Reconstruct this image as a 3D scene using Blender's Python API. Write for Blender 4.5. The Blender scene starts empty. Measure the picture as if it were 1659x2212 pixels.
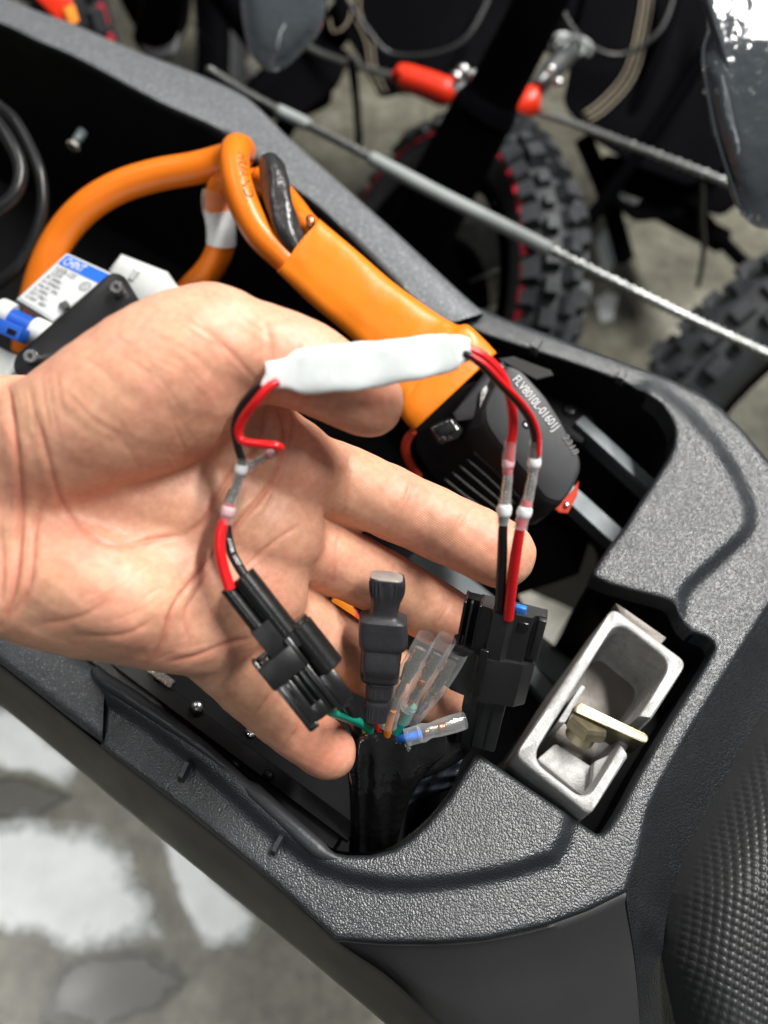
import bpy, bmesh, math, random
import numpy as np
from mathutils import Vector, Matrix, geometry

random.seed(7)
np.random.seed(7)
S = bpy.context.scene
COL = S.collection

# ------------------------------------------------------------------ camera
PITCH = 62.0                      # degrees below the horizon
CAMZ = 0.336                      # camera height above the rim of the scooter shell
TV = 0.65                         # tan of half the vertical field of view
cam_d = bpy.data.cameras.new('camera')
cam = bpy.data.objects.new('camera', cam_d)
COL.objects.link(cam)
cam.location = (0, 0, CAMZ)
cam.rotation_euler = (math.radians(90 - PITCH), 0, 0)
cam_d.sensor_fit = 'VERTICAL'
cam_d.sensor_height = 36.0
cam_d.sensor_width = 27.0
cam_d.lens = 18.0 / TV
cam_d.clip_start = 0.01
cam_d.clip_end = 60
cam_d.dof.use_dof = True
cam_d.dof.focus_distance = 0.31
cam_d.dof.aperture_fstop = 5.4
S.camera = cam

# ------------------------------------------------------------------ light
world = bpy.data.worlds.new('World')
S.world = world
world.use_nodes = True
bgn = world.node_tree.nodes['Background']
bgn.inputs[0].default_value = (0.80, 0.86, 0.92, 1)
bgn.inputs[1].default_value = 0.10

def area(name, loc, target, sx, sy, power, color, spread=180):
    l = bpy.data.lights.new(name, 'AREA')
    l.shape = 'RECTANGLE'
    l.size = sx
    l.size_y = sy
    l.energy = power
    l.color = color
    l.spread = math.radians(spread)
    o = bpy.data.objects.new(name, l)
    COL.objects.link(o)
    o.location = loc
    z = (Vector(loc) - Vector(target)).normalized()
    y = Vector((0, 1, 0)) - z * z.y
    y.normalize()
    x = y.cross(z)
    o.rotation_euler = Matrix((x, y, z)).transposed().to_euler()
    return o

# workshop tube lamps and one added floor light: x runs across the tube, y along it
area('ceiling_tube_right', (0.95, 0.80, 1.75), (0.05, 0.18, 0), 0.14, 1.7, 98, (1.0, 0.975, 0.94))
area('ceiling_tube_left', (-0.9, 1.2, 2.1), (0, 0.3, 0), 0.10, 1.4, 12, (1.0, 0.96, 0.90))
area('floor_side_lamp', (-1.35, -0.35, 1.9), (-0.45, -0.12, -0.62), 0.25, 0.25, 1.7, (1.0, 0.99, 0.96), spread=34)  # added light with no known fixture, brightens the floor at lower left
area('ceiling_tube_rear', (-0.25, -1.1, 2.2), (0, 0.1, 0), 0.10, 1.4, 6, (0.95, 0.98, 1.0))

S.view_settings.view_transform = 'Standard'
S.view_settings.look = 'None'
S.view_settings.exposure = 0.0
S.view_settings.gamma = 1.0
S.cycles.use_denoising = True
S.cycles.max_bounces = 8
S.cycles.transparent_max_bounces = 12
S.cycles.caustics_reflective = False
S.cycles.caustics_refractive = False

# ------------------------------------------------------------------ helpers
K = TV / 1106.0                   # metres per plan unit at a depth of one metre
ROT = Matrix.Rotation(math.radians(90 - PITCH), 3, 'X')
CAM = Vector((0, 0, CAMZ))
RX = np.array(ROT)

def P(u, v, d):
    """survey sheet position (u, v) at depth d -> world point"""
    return CAM + ROT @ (Vector(((u - 829.5) * K, -(v - 1106.0) * K, -1.0)) * d)

def R(u, v, z=0.0):
    """survey sheet position (u, v) on the level z -> world point"""
    r = ROT @ Vector(((u - 829.5) * K, -(v - 1106.0) * K, -1.0))
    return CAM + r * ((z - CAMZ) / r.z)

def R_np(uv, z):
    c = np.stack([(uv[:, 0] - 829.5) * K, -(uv[:, 1] - 1106.0) * K, -np.ones(len(uv))], 1)
    w = c @ RX.T
    t = (z - CAMZ) / w[:, 2]
    return w * t[:, None] + np.array([0, 0, CAMZ])

TOWARD = (ROT @ Vector((0, 0, 1))).normalized()

def root_loc(o):
    while o.parent is not None:
        o = o.parent
    return o.location

def make(name, verts, faces, mat, parent=None, smooth=True, sharp=None):
    off = root_loc(parent) if parent is not None else Vector((0, 0, 0))
    me = bpy.data.meshes.new(name)
    me.from_pydata([(v[0] - off[0], v[1] - off[1], v[2] - off[2]) for v in verts], [], faces)
    me.update()
    if smooth:
        me.polygons.foreach_set('use_smooth', [True] * len(me.polygons))
        if sharp:
            me.set_sharp_from_angle(angle=math.radians(sharp))
    if mat is not None:
        me.materials.append(mat)
    o = bpy.data.objects.new(name, me)
    COL.objects.link(o)
    o.parent = parent
    return o

def fix_normals(o):
    bm = bmesh.new()
    bm.from_mesh(o.data)
    bmesh.ops.recalc_face_normals(bm, faces=bm.faces)
    bm.to_mesh(o.data)
    bm.free()
    return o

def thing(name, label, cat, loc, group=None):
    o = bpy.data.objects.new(name, None)
    o.empty_display_size = 0.01
    COL.objects.link(o)
    o.location = loc
    tag(o, label, cat, group)
    return o

def tag(o, label=None, cat=None, group=None, kind=None):
    if label: o['label'] = label
    if cat: o['category'] = cat
    if group: o['group'] = group
    if kind: o['kind'] = kind
    return o

def catmull(pts, res=6):
    """pts: list of tuples of any length -> denser list"""
    A = np.array(pts, float)
    n = len(A)
    out = []
    for i in range(n - 1):
        p0 = A[max(i - 1, 0)]; p1 = A[i]; p2 = A[i + 1]; p3 = A[min(i + 2, n - 1)]
        for k in range(res):
            t = k / res
            out.append(0.5 * ((2 * p1) + (-p0 + p2) * t + (2 * p0 - 5 * p1 + 4 * p2 - p3) * t * t + (-p0 + 3 * p1 - 3 * p2 + p3) * t ** 3))
    out.append(A[-1])
    return out

def frames(C):
    """parallel transport frames along the list of Vectors"""
    T = []
    n = len(C)
    for i in range(n):
        a = C[max(i - 1, 0)]; b = C[min(i + 1, n - 1)]
        T.append((b - a).normalized())
    N = []
    ref = TOWARD - T[0] * TOWARD.dot(T[0])
    if ref.length < 1e-4:
        ref = Vector((1, 0, 0)) - T[0] * T[0].x
    N.append(ref.normalized())
    for i in range(1, n):
        v = N[-1] - T[i] * N[-1].dot(T[i])
        N.append(v.normalized())
    B = [T[i].cross(N[i]) for i in range(n)]
    return T, N, B

def tube(path, n=14, res=6, caps=True, flat=1.0, mod=None):
    """path: list of (u, v, d, r) with r in plan units at that depth"""
    D = catmull(path, res)
    C = [P(p[0], p[1], p[2]) for p in D]
    rad = [p[3] * K * p[2] for p in D]
    return tube_w(C, rad, n, caps, flat, mod)

def tube_w(C, rad, n=14, caps=True, flat=1.0, mod=None):
    T, N, B = frames(C)
    V = []; F = []
    m = len(C)
    for i in range(m):
        for j in range(n):
            a = 2 * math.pi * j / n
            r = rad[i]
            if mod: r *= mod(i / (m - 1), a)
            V.append(C[i] + N[i] * (math.cos(a) * r * flat) + B[i] * (math.sin(a) * r))
    for i in range(m - 1):
        for j in range(n):
            k = (j + 1) % n
            F.append((i * n + j, i * n + k, (i + 1) * n + k, (i + 1) * n + j))
    if caps:
        F.append(tuple(range(n - 1, -1, -1)))
        F.append(tuple((m - 1) * n + j for j in range(n)))
    return V, F

def wtube(pts, r, n=12, res=5, caps=True):
    """tube through world points"""
    D = catmull([tuple(p) + (r if not isinstance(r, (list, tuple)) else r[i],) for i, p in enumerate(pts)], res)
    return tube_w([Vector(p[:3]) for p in D], [p[3] for p in D], n, caps)

def loft(rings, cap0=True, cap1=True, closed=True):
    V = []; F = []
    n = len(rings[0])
    for r in rings:
        V += [Vector(p) for p in r]
    for i in range(len(rings) - 1):
        for j in range(n if closed else n - 1):
            k = (j + 1) % n
            F.append((i * n + j, i * n + k, (i + 1) * n + k, (i + 1) * n + j))
    if closed and cap0: F.append(tuple(range(n - 1, -1, -1)))
    if closed and cap1: F.append(tuple((len(rings) - 1) * n + j for j in range(n)))
    return V, F

class Frame:
    """a local frame: X runs from a to b, Z toward the viewer, all in plan units at depth d"""
    def __init__(self, a, b, roll=0.0, s=None):
        self.o = P(*a)
        x = P(*b) - self.o
        self.len = x.length
        self.x = x.normalized()
        z = (CAM - self.o).normalized()
        z = (z - self.x * z.dot(self.x)).normalized()
        if roll:
            z = Matrix.Rotation(math.radians(roll), 3, self.x) @ z
        self.z = z
        self.y = self.z.cross(self.x)
        self.s = s if s else K * a[2]
        self.kx = 1.0
    def pt(self, x, y, z):
        return self.o + self.x * (x * self.s * self.kx) + self.y * (y * self.s) + self.z * (z * self.s)

def bevel_box(x0, x1, y0, y1, z0, z1, bev=0.0, seg=2, taper=0.0):
    bm = bmesh.new()
    vs = []
    for x in (x0, x1):
        t = taper if x == x1 else 0
        for y in (y0 + t, y1 - t):
            for z in (z0 + t, z1 - t):
                vs.append(bm.verts.new((x, y, z)))
    q = [(0, 1, 3, 2), (4, 6, 7, 5), (0, 4, 5, 1), (2, 3, 7, 6), (0, 2, 6, 4), (1, 5, 7, 3)]
    for f in q:
        bm.faces.new([vs[i] for i in f])
    bmesh.ops.recalc_face_normals(bm, faces=bm.faces)
    if bev > 0:
        bmesh.ops.bevel(bm, geom=list(bm.edges), offset=bev, segments=seg, profile=0.5, affect='EDGES')
    bm.verts.ensure_lookup_table()
    V = [v.co.copy() for v in bm.verts]
    F = [tuple(v.index for v in f.verts) for f in bm.faces]
    bm.free()
    return V, F

def fbox(fr, x0, x1, y0, y1, z0, z1, bev=2.0, seg=2, taper=0.0):
    V, F = bevel_box(x0, x1, y0, y1, z0, z1, bev, seg, taper)
    return [fr.pt(*v) for v in V], F

def fcyl(fr, x0, x1, y, z, r, n=24, bev=2.0, r1=None, squash=1.0):
    r1 = r if r1 is None else r1
    prof = [(x0, r - bev), (x0 + bev, r), (x1 - bev, r1), (x1, r1 - bev)]
    rings = []
    for (x, rr) in prof:
        rings.append([fr.pt(x, y + math.cos(2 * math.pi * j / n) * rr, z + math.sin(2 * math.pi * j / n) * rr * squash) for j in range(n)])
    return loft(rings)

def cat(*vfs):
    V = []; F = []
    for v, f in vfs:
        o = len(V)
        V += list(v)
        F += [tuple(i + o for i in q) for q in f]
    return V, F

def prism(pts, d0, d1, bev=0.0, shift=(0, 0)):
    """solid between an outline at depth d0 (near) and the same outline at d1"""
    near = [P(p[0], p[1], d0) for p in pts]
    far = [P(p[0] + shift[0], p[1] + shift[1], d1) for p in pts]
    if bev > 0:
        c = sum((Vector(p) for p in near), Vector()) / len(near)
        mid = [p.copy() for p in near]
        top = [p + (c - p).normalized() * bev + (p - far[i]).normalized() * 0 for i, p in enumerate(near)]
        low = [mid[i] + (far[i] - mid[i]).normalized() * bev for i in range(len(pts))]
        t2 = [p + (c - p).normalized() * bev * 0.3 + (far[i] - p).normalized() * bev * 0.3 for i, p in enumerate(near)]
        return loft([far, low, t2, top])
    return loft([far, near])

def prism_z(pts, z0, z1, bev=0.0):
    """solid standing on the level z1 up to z0 with the outline as seen at z0"""
    top = [R(p[0], p[1], z0) for p in pts]
    low = [Vector((q.x, q.y, z1)) for q in top]
    if bev > 0:
        c = sum((Vector(p) for p in top), Vector()) / len(top)
        a = [Vector((q.x, q.y, z0 - bev)) for q in top]
        b = [q + (c - q).normalized() * bev * 0.3 - Vector((0, 0, bev * 0.3)) for q in top]
        t = [q + (c - q).normalized() * bev for q in top]
        return loft([low, a, b, t])
    return loft([low, top])

def rounded(pts, r, n=4):
    """round the corners of a plan polygon"""
    out = []
    m = len(pts)
    for i in range(m):
        p0 = np.array(pts[i - 1][:2], float); p = np.array(pts[i][:2], float); p1 = np.array(pts[(i + 1) % m][:2], float)
        a = (p0 - p); b = (p1 - p)
        la = min(r, np.linalg.norm(a) * 0.45); lb = min(r, np.linalg.norm(b) * 0.45)
        A = p + a / np.linalg.norm(a) * la; B = p + b / np.linalg.norm(b) * lb
        for k in range(n + 1):
            t = k / n
            q = (1 - t) ** 2 * A + 2 * t * (1 - t) * p + t * t * B
            out.append((q[0], q[1]))
    return out

def resample(pts, step, closed=True):
    out = []
    m = len(pts)
    for i in range(m if closed else m - 1):
        a = np.array(pts[i], float); b = np.array(pts[(i + 1) % m], float)
        n = max(1, int(np.linalg.norm(b - a) / step))
        for k in range(n):
            out.append(a + (b - a) * k / n)
    if not closed: out.append(np.array(pts[-1], float))
    return np.array(out)

def seg_dist(Q, poly, closed=True):
    """distance of the points Q (n,2) to a polyline"""
    best = np.full(len(Q), 1e9)
    m = len(poly)
    for i in range(m if closed else m - 1):
        a = np.array(poly[i], float); b = np.array(poly[(i + 1) % m], float)
        ab = b - a
        L = max(ab @ ab, 1e-9)
        t = np.clip(((Q - a) @ ab) / L, 0, 1)
        d = np.linalg.norm(Q - (a + t[:, None] * ab), axis=1)
        best = np.minimum(best, d)
    return best

def inside(Q, poly):
    c = np.zeros(len(Q), bool)
    m = len(poly)
    x = Q[:, 0]; y = Q[:, 1]
    for i in range(m):
        x0, y0 = poly[i]; x1, y1 = poly[(i + 1) % m]
        if y0 == y1: continue
        cond = ((y0 > y) != (y1 > y)) & (x < (x1 - x0) * (y - y0) / (y1 - y0) + x0)
        c ^= cond
    return c

def smooth01(t):
    t = np.clip(t, 0, 1)
    return t * t * (3 - 2 * t)

def text_mesh(s, size, extrude=0.0):
    cu = bpy.data.curves.new('txt', 'FONT')
    cu.body = s
    cu.size = size
    cu.extrude = extrude
    cu.offset = size * 0.006
    cu.resolution_u = 3
    o = bpy.data.objects.new('txt', cu)
    me = bpy.data.meshes.new_from_object(o)
    V = [v.co.copy() for v in me.vertices]
    F = [tuple(p.vertices) for p in me.polygons]
    bpy.data.objects.remove(o)
    bpy.data.curves.remove(cu)
    bpy.data.meshes.remove(me)
    return V, F

def text_on(fr, s, x, y, z, size, parent, mat, name='lettering', sx=1.0, fit=None):
    """flat lettering in a frame: baseline along the frame's X, up along its Y"""
    V, F = text_mesh(s, size)
    if fit: sx = fit / max(v.x for v in V)
    W = [fr.pt(x + v.x * sx, y + v.y, z) for v in V]
    return make(name, W, F, mat, parent, smooth=False)

def text_sheet(s, a, b, d, size, parent, mat, name='lettering'):
    """lettering from a to b on a face lying at depth d"""
    V, F = text_mesh(s, 1.0)
    mx = max(v.x for v in V)
    A = np.array(a, float); x = np.array(b, float) - A
    L = np.linalg.norm(x); x /= L
    y = np.array((x[1], -x[0]))
    W = []
    for v in V:
        q = A + x * (v.x / mx * L) + y * (v.y * size)
        W.append(P(q[0], q[1], d))
    return make(name, W, F, mat, parent, smooth=False)

# ------------------------------------------------------------------ materials
def new_mat(name):
    m = bpy.data.materials.new(name)
    m.use_nodes = True
    nt = m.node_tree
    return m, nt, nt.nodes['Principled BSDF']

def link(nt, a, b):
    nt.links.new(a, b)

def tex_coord(nt, scale=1.0):
    tc = nt.nodes.new('ShaderNodeTexCoord')
    return tc.outputs['Object']

def ramp(nt, fac, stops):
    r = nt.nodes.new('ShaderNodeValToRGB')
    el = r.color_ramp.elements
    el[0].position = stops[0][0]; el[0].color = stops[0][1]
    el[1].position = stops[-1][0]; el[1].color = stops[-1][1]
    for p, c in stops[1:-1]:
        e = el.new(p); e.color = c
    link(nt, fac, r.inputs[0])
    return r.outputs[0]

def c4(c, k=1.0):
    return (c[0] * k, c[1] * k, c[2] * k, 1)

def mat(name, color, rough=0.5, metal=0.0, var=0.15, vscale=60, bscale=0, bstr=0.3, bdist=0.0003, spec=0.5,
        rvar=0.12, coat=0.0, sss=0.0, trans=0.0, ior=1.45, detail=4):
    m, nt, b = new_mat(name)
    co = tex_coord(nt)
    n = nt.nodes.new('ShaderNodeTexNoise')
    n.inputs['Scale'].default_value = vscale
    n.inputs['Detail'].default_value = detail
    link(nt, co, n.inputs['Vector'])
    link(nt, ramp(nt, n.outputs[0], [(0.25, c4(color, 1 - var)), (0.75, c4(color, 1 + var))]), b.inputs['Base Color'])
    mr = nt.nodes.new('ShaderNodeMapRange')
    mr.inputs[3].default_value = max(0.02, rough - rvar); mr.inputs[4].default_value = min(1, rough + rvar)
    n2 = nt.nodes.new('ShaderNodeTexNoise')
    n2.inputs['Scale'].default_value = vscale * 2.7
    n2.inputs['Detail'].default_value = 3
    link(nt, co, n2.inputs['Vector'])
    link(nt, n2.outputs[0], mr.inputs[0])
    link(nt, mr.outputs[0], b.inputs['Roughness'])
    b.inputs['Metallic'].default_value = metal
    b.inputs['Specular IOR Level'].default_value = spec
    b.inputs['IOR'].default_value = ior
    b.inputs['Coat Weight'].default_value = coat
    if trans: b.inputs['Transmission Weight'].default_value = trans
    if sss:
        b.inputs['Subsurface Weight'].default_value = sss
        b.inputs['Subsurface Scale'].default_value = 0.002
        b.inputs['Subsurface Radius'].default_value = (1, 0.6, 0.4)
    if bscale:
        n3 = nt.nodes.new('ShaderNodeTexNoise')
        n3.inputs['Scale'].default_value = bscale
        n3.inputs['Detail'].default_value = 4
        link(nt, co, n3.inputs['Vector'])
        bp = nt.nodes.new('ShaderNodeBump')
        bp.inputs['Strength'].default_value = bstr
        bp.inputs['Distance'].default_value = bdist
        link(nt, n3.outputs[0], bp.inputs['Height'])
        link(nt, bp.outputs[0], b.inputs['Normal'])
    return m

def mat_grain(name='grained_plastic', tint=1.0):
    """moulded plastic with a leather grain"""
    m, nt, b = new_mat(name)
    co = tex_coord(nt)
    mp = nt.nodes.new('ShaderNodeMapping')
    link(nt, co, mp.inputs[0])
    w = nt.nodes.new('ShaderNodeTexNoise'); w.inputs['Scale'].default_value = 350; w.inputs['Detail'].default_value = 2
    link(nt, mp.outputs[0], w.inputs['Vector'])
    mx = nt.nodes.new('ShaderNodeMix'); mx.data_type = 'VECTOR'; mx.inputs[0].default_value = 0.0012
    link(nt, mp.outputs[0], mx.inputs[4]); link(nt, w.outputs['Color'], mx.inputs[5])
    v = nt.nodes.new('ShaderNodeTexVoronoi'); v.inputs['Scale'].default_value = 1300
    v.feature = 'SMOOTH_F1'; v.inputs['Smoothness'].default_value = 0.5
    link(nt, mx.outputs[1], v.inputs['Vector'])
    n = nt.nodes.new('ShaderNodeTexNoise'); n.inputs['Scale'].default_value = 2200; n.inputs['Detail'].default_value = 3
    link(nt, mp.outputs[0], n.inputs['Vector'])
    ad = nt.nodes.new('ShaderNodeMath'); ad.operation = 'MULTIPLY_ADD'
    ad.inputs[1].default_value = 0.35
    link(nt, n.outputs[0], ad.inputs[0])
    iv = nt.nodes.new('ShaderNodeMath'); iv.operation = 'SUBTRACT'; iv.inputs[0].default_value = 1.0
    link(nt, v.outputs['Distance'], iv.inputs[1])
    link(nt, iv.outputs[0], ad.inputs[2])
    bp = nt.nodes.new('ShaderNodeBump'); bp.inputs['Strength'].default_value = 0.50; bp.inputs['Distance'].default_value = 0.0006
    link(nt, ad.outputs[0], bp.inputs['Height'])
    link(nt, bp.outputs[0], b.inputs['Normal'])
    big = nt.nodes.new('ShaderNodeTexNoise'); big.inputs['Scale'].default_value = 25
    link(nt, co, big.inputs['Vector'])
    link(nt, ramp(nt, big.outputs[0], [(0.3, tuple(c * tint for c in (0.015, 0.0175, 0.021)) + (1,)), (0.7, tuple(c * tint for c in (0.021, 0.0245, 0.029)) + (1,))]), b.inputs['Base Color'])
    dv = nt.nodes.new('ShaderNodeTexVoronoi'); dv.inputs['Scale'].default_value = 170; dv.inputs['Randomness'].default_value = 1.0
    link(nt, co, dv.inputs['Vector'])
    ds = nt.nodes.new('ShaderNodeMapRange'); ds.inputs[1].default_value = 0.050; ds.inputs[2].default_value = 0.030
    link(nt, dv.outputs['Distance'], ds.inputs[0])
    sc = nt.nodes.new('ShaderNodeSeparateColor'); link(nt, dv.outputs['Color'], sc.inputs[0])
    th = nt.nodes.new('ShaderNodeMath'); th.operation = 'GREATER_THAN'; th.inputs[1].default_value = 0.86
    link(nt, sc.outputs[0], th.inputs[0])
    dm = nt.nodes.new('ShaderNodeMath'); dm.operation = 'MULTIPLY'
    link(nt, ds.outputs[0], dm.inputs[0]); link(nt, th.outputs[0], dm.inputs[1])
    old = b.inputs['Base Color'].links[0].from_socket
    dx_ = nt.nodes.new('ShaderNodeMix'); dx_.data_type = 'RGBA'
    link(nt, dm.outputs[0], dx_.inputs[0]); link(nt, old, dx_.inputs[6]); dx_.inputs[7].default_value = (0.30, 0.30, 0.29, 1)
    link(nt, dx_.outputs[2], b.inputs['Base Color'])
    sn = nt.nodes.new('ShaderNodeTexNoise'); sn.inputs['Scale'].default_value = 34; sn.inputs['Detail'].default_value = 7; sn.inputs['Roughness'].default_value = 0.7
    link(nt, co, sn.inputs['Vector'])
    rm = nt.nodes.new('ShaderNodeMapRange'); rm.inputs[1].default_value = 0.35; rm.inputs[2].default_value = 0.7; rm.inputs[3].default_value = 0.30; rm.inputs[4].default_value = 0.46
    link(nt, sn.outputs[0], rm.inputs[0]); link(nt, rm.outputs[0], b.inputs['Roughness'])
    b.inputs['Specular IOR Level'].default_value = 0.85
    return m

def mat_sparkle(name, base=(0.21, 0.23, 0.25), rough=0.40):
    """powder coat with metal flakes"""
    m, nt, b = new_mat(name)
    co = tex_coord(nt)
    v = nt.nodes.new('ShaderNodeTexVoronoi'); v.inputs['Scale'].default_value = 1500
    link(nt, co, v.inputs['Vector'])
    sep = nt.nodes.new('ShaderNodeSeparateColor'); link(nt, v.outputs['Color'], sep.inputs[0])
    link(nt, ramp(nt, sep.outputs[0], [(0.0, c4(base, 0.75)), (0.6, c4(base, 1.0)), (0.9, c4(base, 1.25)), (1.0, c4(base, 2.6))]), b.inputs['Base Color'])
    n = nt.nodes.new('ShaderNodeTexNoise'); n.inputs['Scale'].default_value = 1100; n.inputs['Detail'].default_value = 2
    link(nt, co, n.inputs['Vector'])
    bp = nt.nodes.new('ShaderNodeBump'); bp.inputs['Strength'].default_value = 0.5; bp.inputs['Distance'].default_value = 0.0004
    link(nt, n.outputs[0], bp.inputs['Height']); link(nt, bp.outputs[0], b.inputs['Normal'])
    b.inputs['Metallic'].default_value = 0.35
    b.inputs['Roughness'].default_value = rough
    return m

def mat_skin():
    m, nt, b = new_mat('skin')
    co = tex_coord(nt)
    at = nt.nodes.new('ShaderNodeAttribute'); at.attribute_name = 'redness'
    n = nt.nodes.new('ShaderNodeTexNoise'); n.inputs['Scale'].default_value = 55; n.inputs['Detail'].default_value = 5
    link(nt, co, n.inputs['Vector'])
    base = ramp(nt, n.outputs[0], [(0.30, (0.71, 0.412, 0.258, 1)), (0.5, (0.74, 0.405, 0.270, 1)), (0.72, (0.74, 0.365, 0.255, 1))])
    mot = nt.nodes.new('ShaderNodeTexNoise'); mot.inputs['Scale'].default_value = 130; mot.inputs['Detail'].default_value = 4; mot.inputs['Roughness'].default_value = 0.65
    link(nt, co, mot.inputs['Vector'])
    mo = nt.nodes.new('ShaderNodeMapRange'); mo.inputs[1].default_value = 0.42; mo.inputs[2].default_value = 0.75; mo.inputs[4].default_value = 0.06
    link(nt, mot.outputs[0], mo.inputs[0])
    sm = nt.nodes.new('ShaderNodeMath'); sm.operation = 'ADD'; sm.use_clamp = True
    link(nt, mo.outputs[0], sm.inputs[0]); link(nt, at.outputs['Fac'], sm.inputs[1])
    mx = nt.nodes.new('ShaderNodeMix'); mx.data_type = 'RGBA'
    link(nt, sm.outputs[0], mx.inputs[0]); link(nt, base, mx.inputs[6])
    mx.inputs[7].default_value = (0.64, 0.215, 0.145, 1)
    fine = nt.nodes.new('ShaderNodeTexNoise'); fine.inputs['Scale'].default_value = 420; fine.inputs['Detail'].default_value = 3
    link(nt, co, fine.inputs['Vector'])
    mm = nt.nodes.new('ShaderNodeMix'); mm.data_type = 'RGBA'; mm.blend_type = 'MULTIPLY'; mm.inputs[0].default_value = 1.0
    link(nt, mx.outputs[2], mm.inputs[6])
    link(nt, ramp(nt, fine.outputs[0], [(0.35, (0.90, 0.86, 0.84, 1)), (0.65, (1.0, 1.0, 1.0, 1))]), mm.inputs[7])
    link(nt, mm.outputs[2], b.inputs['Base Color'])
    b.inputs['Subsurface Weight'].default_value = 0.55
    b.inputs['Subsurface Scale'].default_value = 0.0032
    b.inputs['Subsurface Radius'].default_value = (1.0, 0.36, 0.18)
    b.inputs['Roughness'].default_value = 0.47
    b.inputs['Specular IOR Level'].default_value = 0.42
    # friction ridges: a distorted wave, plus a fine cell relief
    wv = nt.nodes.new('ShaderNodeTexWave'); wv.wave_type = 'BANDS'; wv.bands_direction = 'DIAGONAL'
    wv.inputs['Scale'].default_value = 470; wv.inputs['Distortion'].default_value = 14; wv.inputs['Detail'].default_value = 1.5
    wv.inputs['Detail Scale'].default_value = 0.12
    link(nt, co, wv.inputs['Vector'])
    vo = nt.nodes.new('ShaderNodeTexVoronoi'); vo.inputs['Scale'].default_value = 950
    link(nt, co, vo.inputs['Vector'])
    ad = nt.nodes.new('ShaderNodeMath'); ad.operation = 'MULTIPLY_ADD'; ad.inputs[1].default_value = 0.55
    link(nt, vo.outputs['Distance'], ad.inputs[0]); link(nt, wv.outputs['Fac'], ad.inputs[2])
    b1 = nt.nodes.new('ShaderNodeBump'); b1.inputs['Strength'].default_value = 0.16; b1.inputs['Distance'].default_value = 0.00022
    link(nt, ad.outputs[0], b1.inputs['Height'])
    n3 = nt.nodes.new('ShaderNodeTexNoise'); n3.inputs['Scale'].default_value = 170; n3.inputs['Detail'].default_value = 5
    link(nt, co, n3.inputs['Vector'])
    b2 = nt.nodes.new('ShaderNodeBump'); b2.inputs['Strength'].default_value = 0.18; b2.inputs['Distance'].default_value = 0.0007
    link(nt, n3.outputs[0], b2.inputs['Height']); link(nt, b1.outputs[0], b2.inputs['Normal'])
    link(nt, b2.outputs[0], b.inputs['Normal'])
    return m

def mat_clear(name, color=(0.86, 0.88, 0.88), rough=0.12, alpha=0.30):
    """thin clear PVC: mostly see-through with a milky body and a gloss"""
    m, nt, b = new_mat(name)
    b.inputs['Base Color'].default_value = c4(color)
    b.inputs['Roughness'].default_value = rough
    b.inputs['Specular IOR Level'].default_value = 0.6
    fr = nt.nodes.new('ShaderNodeLayerWeight'); fr.inputs[0].default_value = 0.22
    mr = nt.nodes.new('ShaderNodeMapRange'); mr.inputs[3].default_value = alpha; mr.inputs[4].default_value = min(1, alpha + 0.55)
    link(nt, fr.outputs['Facing'], mr.inputs[0]); link(nt, mr.outputs[0], b.inputs['Alpha'])
    n = nt.nodes.new('ShaderNodeTexNoise'); n.inputs['Scale'].default_value = 260
    link(nt, tex_coord(nt), n.inputs['Vector'])
    bp = nt.nodes.new('ShaderNodeBump'); bp.inputs['Strength'].default_value = 0.06; bp.inputs['Distance'].default_value = 0.0006
    link(nt, n.outputs[0], bp.inputs['Height']); link(nt, bp.outputs[0], b.inputs['Normal'])
    return m

M = {}
M['grain'] = mat_grain()
M['graindark'] = mat_grain('grained_plastic_dark', 0.45)  # deck grain darkened, the gully's shade is put into its colour
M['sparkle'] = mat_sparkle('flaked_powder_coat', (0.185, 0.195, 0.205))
M['sparkledark'] = mat_sparkle('flaked_powder_coat_dark', (0.060, 0.064, 0.070))  # rail coat darkened, shade on the near rail painted into the colour
M['sidegrey'] = mat('satin_side_plastic', (0.026, 0.027, 0.027), 0.42, var=0.1, vscale=18, bscale=1400, bstr=0.15, bdist=0.0002)
M['sidedark'] = mat('satin_dark_plastic', (0.030, 0.032, 0.036), 0.45, var=0.15, vscale=18, bscale=900, bstr=0.35, bdist=0.0004)
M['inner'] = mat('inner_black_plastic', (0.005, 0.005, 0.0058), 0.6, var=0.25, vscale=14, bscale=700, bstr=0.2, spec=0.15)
M['pad'] = mat('dimpled_rubber', (0.022, 0.023, 0.024), 0.44, var=0.12, vscale=20, bscale=1500, bstr=0.25, bdist=0.0002)
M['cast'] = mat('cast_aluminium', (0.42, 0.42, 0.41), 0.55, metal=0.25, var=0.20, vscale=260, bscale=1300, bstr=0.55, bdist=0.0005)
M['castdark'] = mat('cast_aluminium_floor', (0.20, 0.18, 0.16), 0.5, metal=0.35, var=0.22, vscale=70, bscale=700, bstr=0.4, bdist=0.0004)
M['zinc'] = mat('yellow_zinc', (0.42, 0.37, 0.25), 0.42, metal=0.9, var=0.35, vscale=90, bscale=900, bstr=0.2)
M['skin'] = mat_skin()
M['blackplug'] = mat('glossy_black_nylon', (0.008, 0.008, 0.008), 0.25, rvar=0.05, var=0.2, vscale=120, bscale=1100, bstr=0.12, bdist=0.0002, spec=1.0)
M['blackmatte'] = mat('matte_black_nylon', (0.010, 0.010, 0.011), 0.34, var=0.15, vscale=80, bscale=1600, bstr=0.3, bdist=0.0002)
M['plugbody'] = mat('moulded_grey_black', (0.022, 0.022, 0.023), 0.36, rvar=0.08, var=0.15, vscale=80, bscale=1500, bstr=0.2, bdist=0.0002, spec=0.8)
M['shrink'] = mat('black_shrink_tube', (0.030, 0.030, 0.034), 0.42, var=0.12, vscale=70, bscale=420, bstr=0.35, bdist=0.0004)
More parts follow.
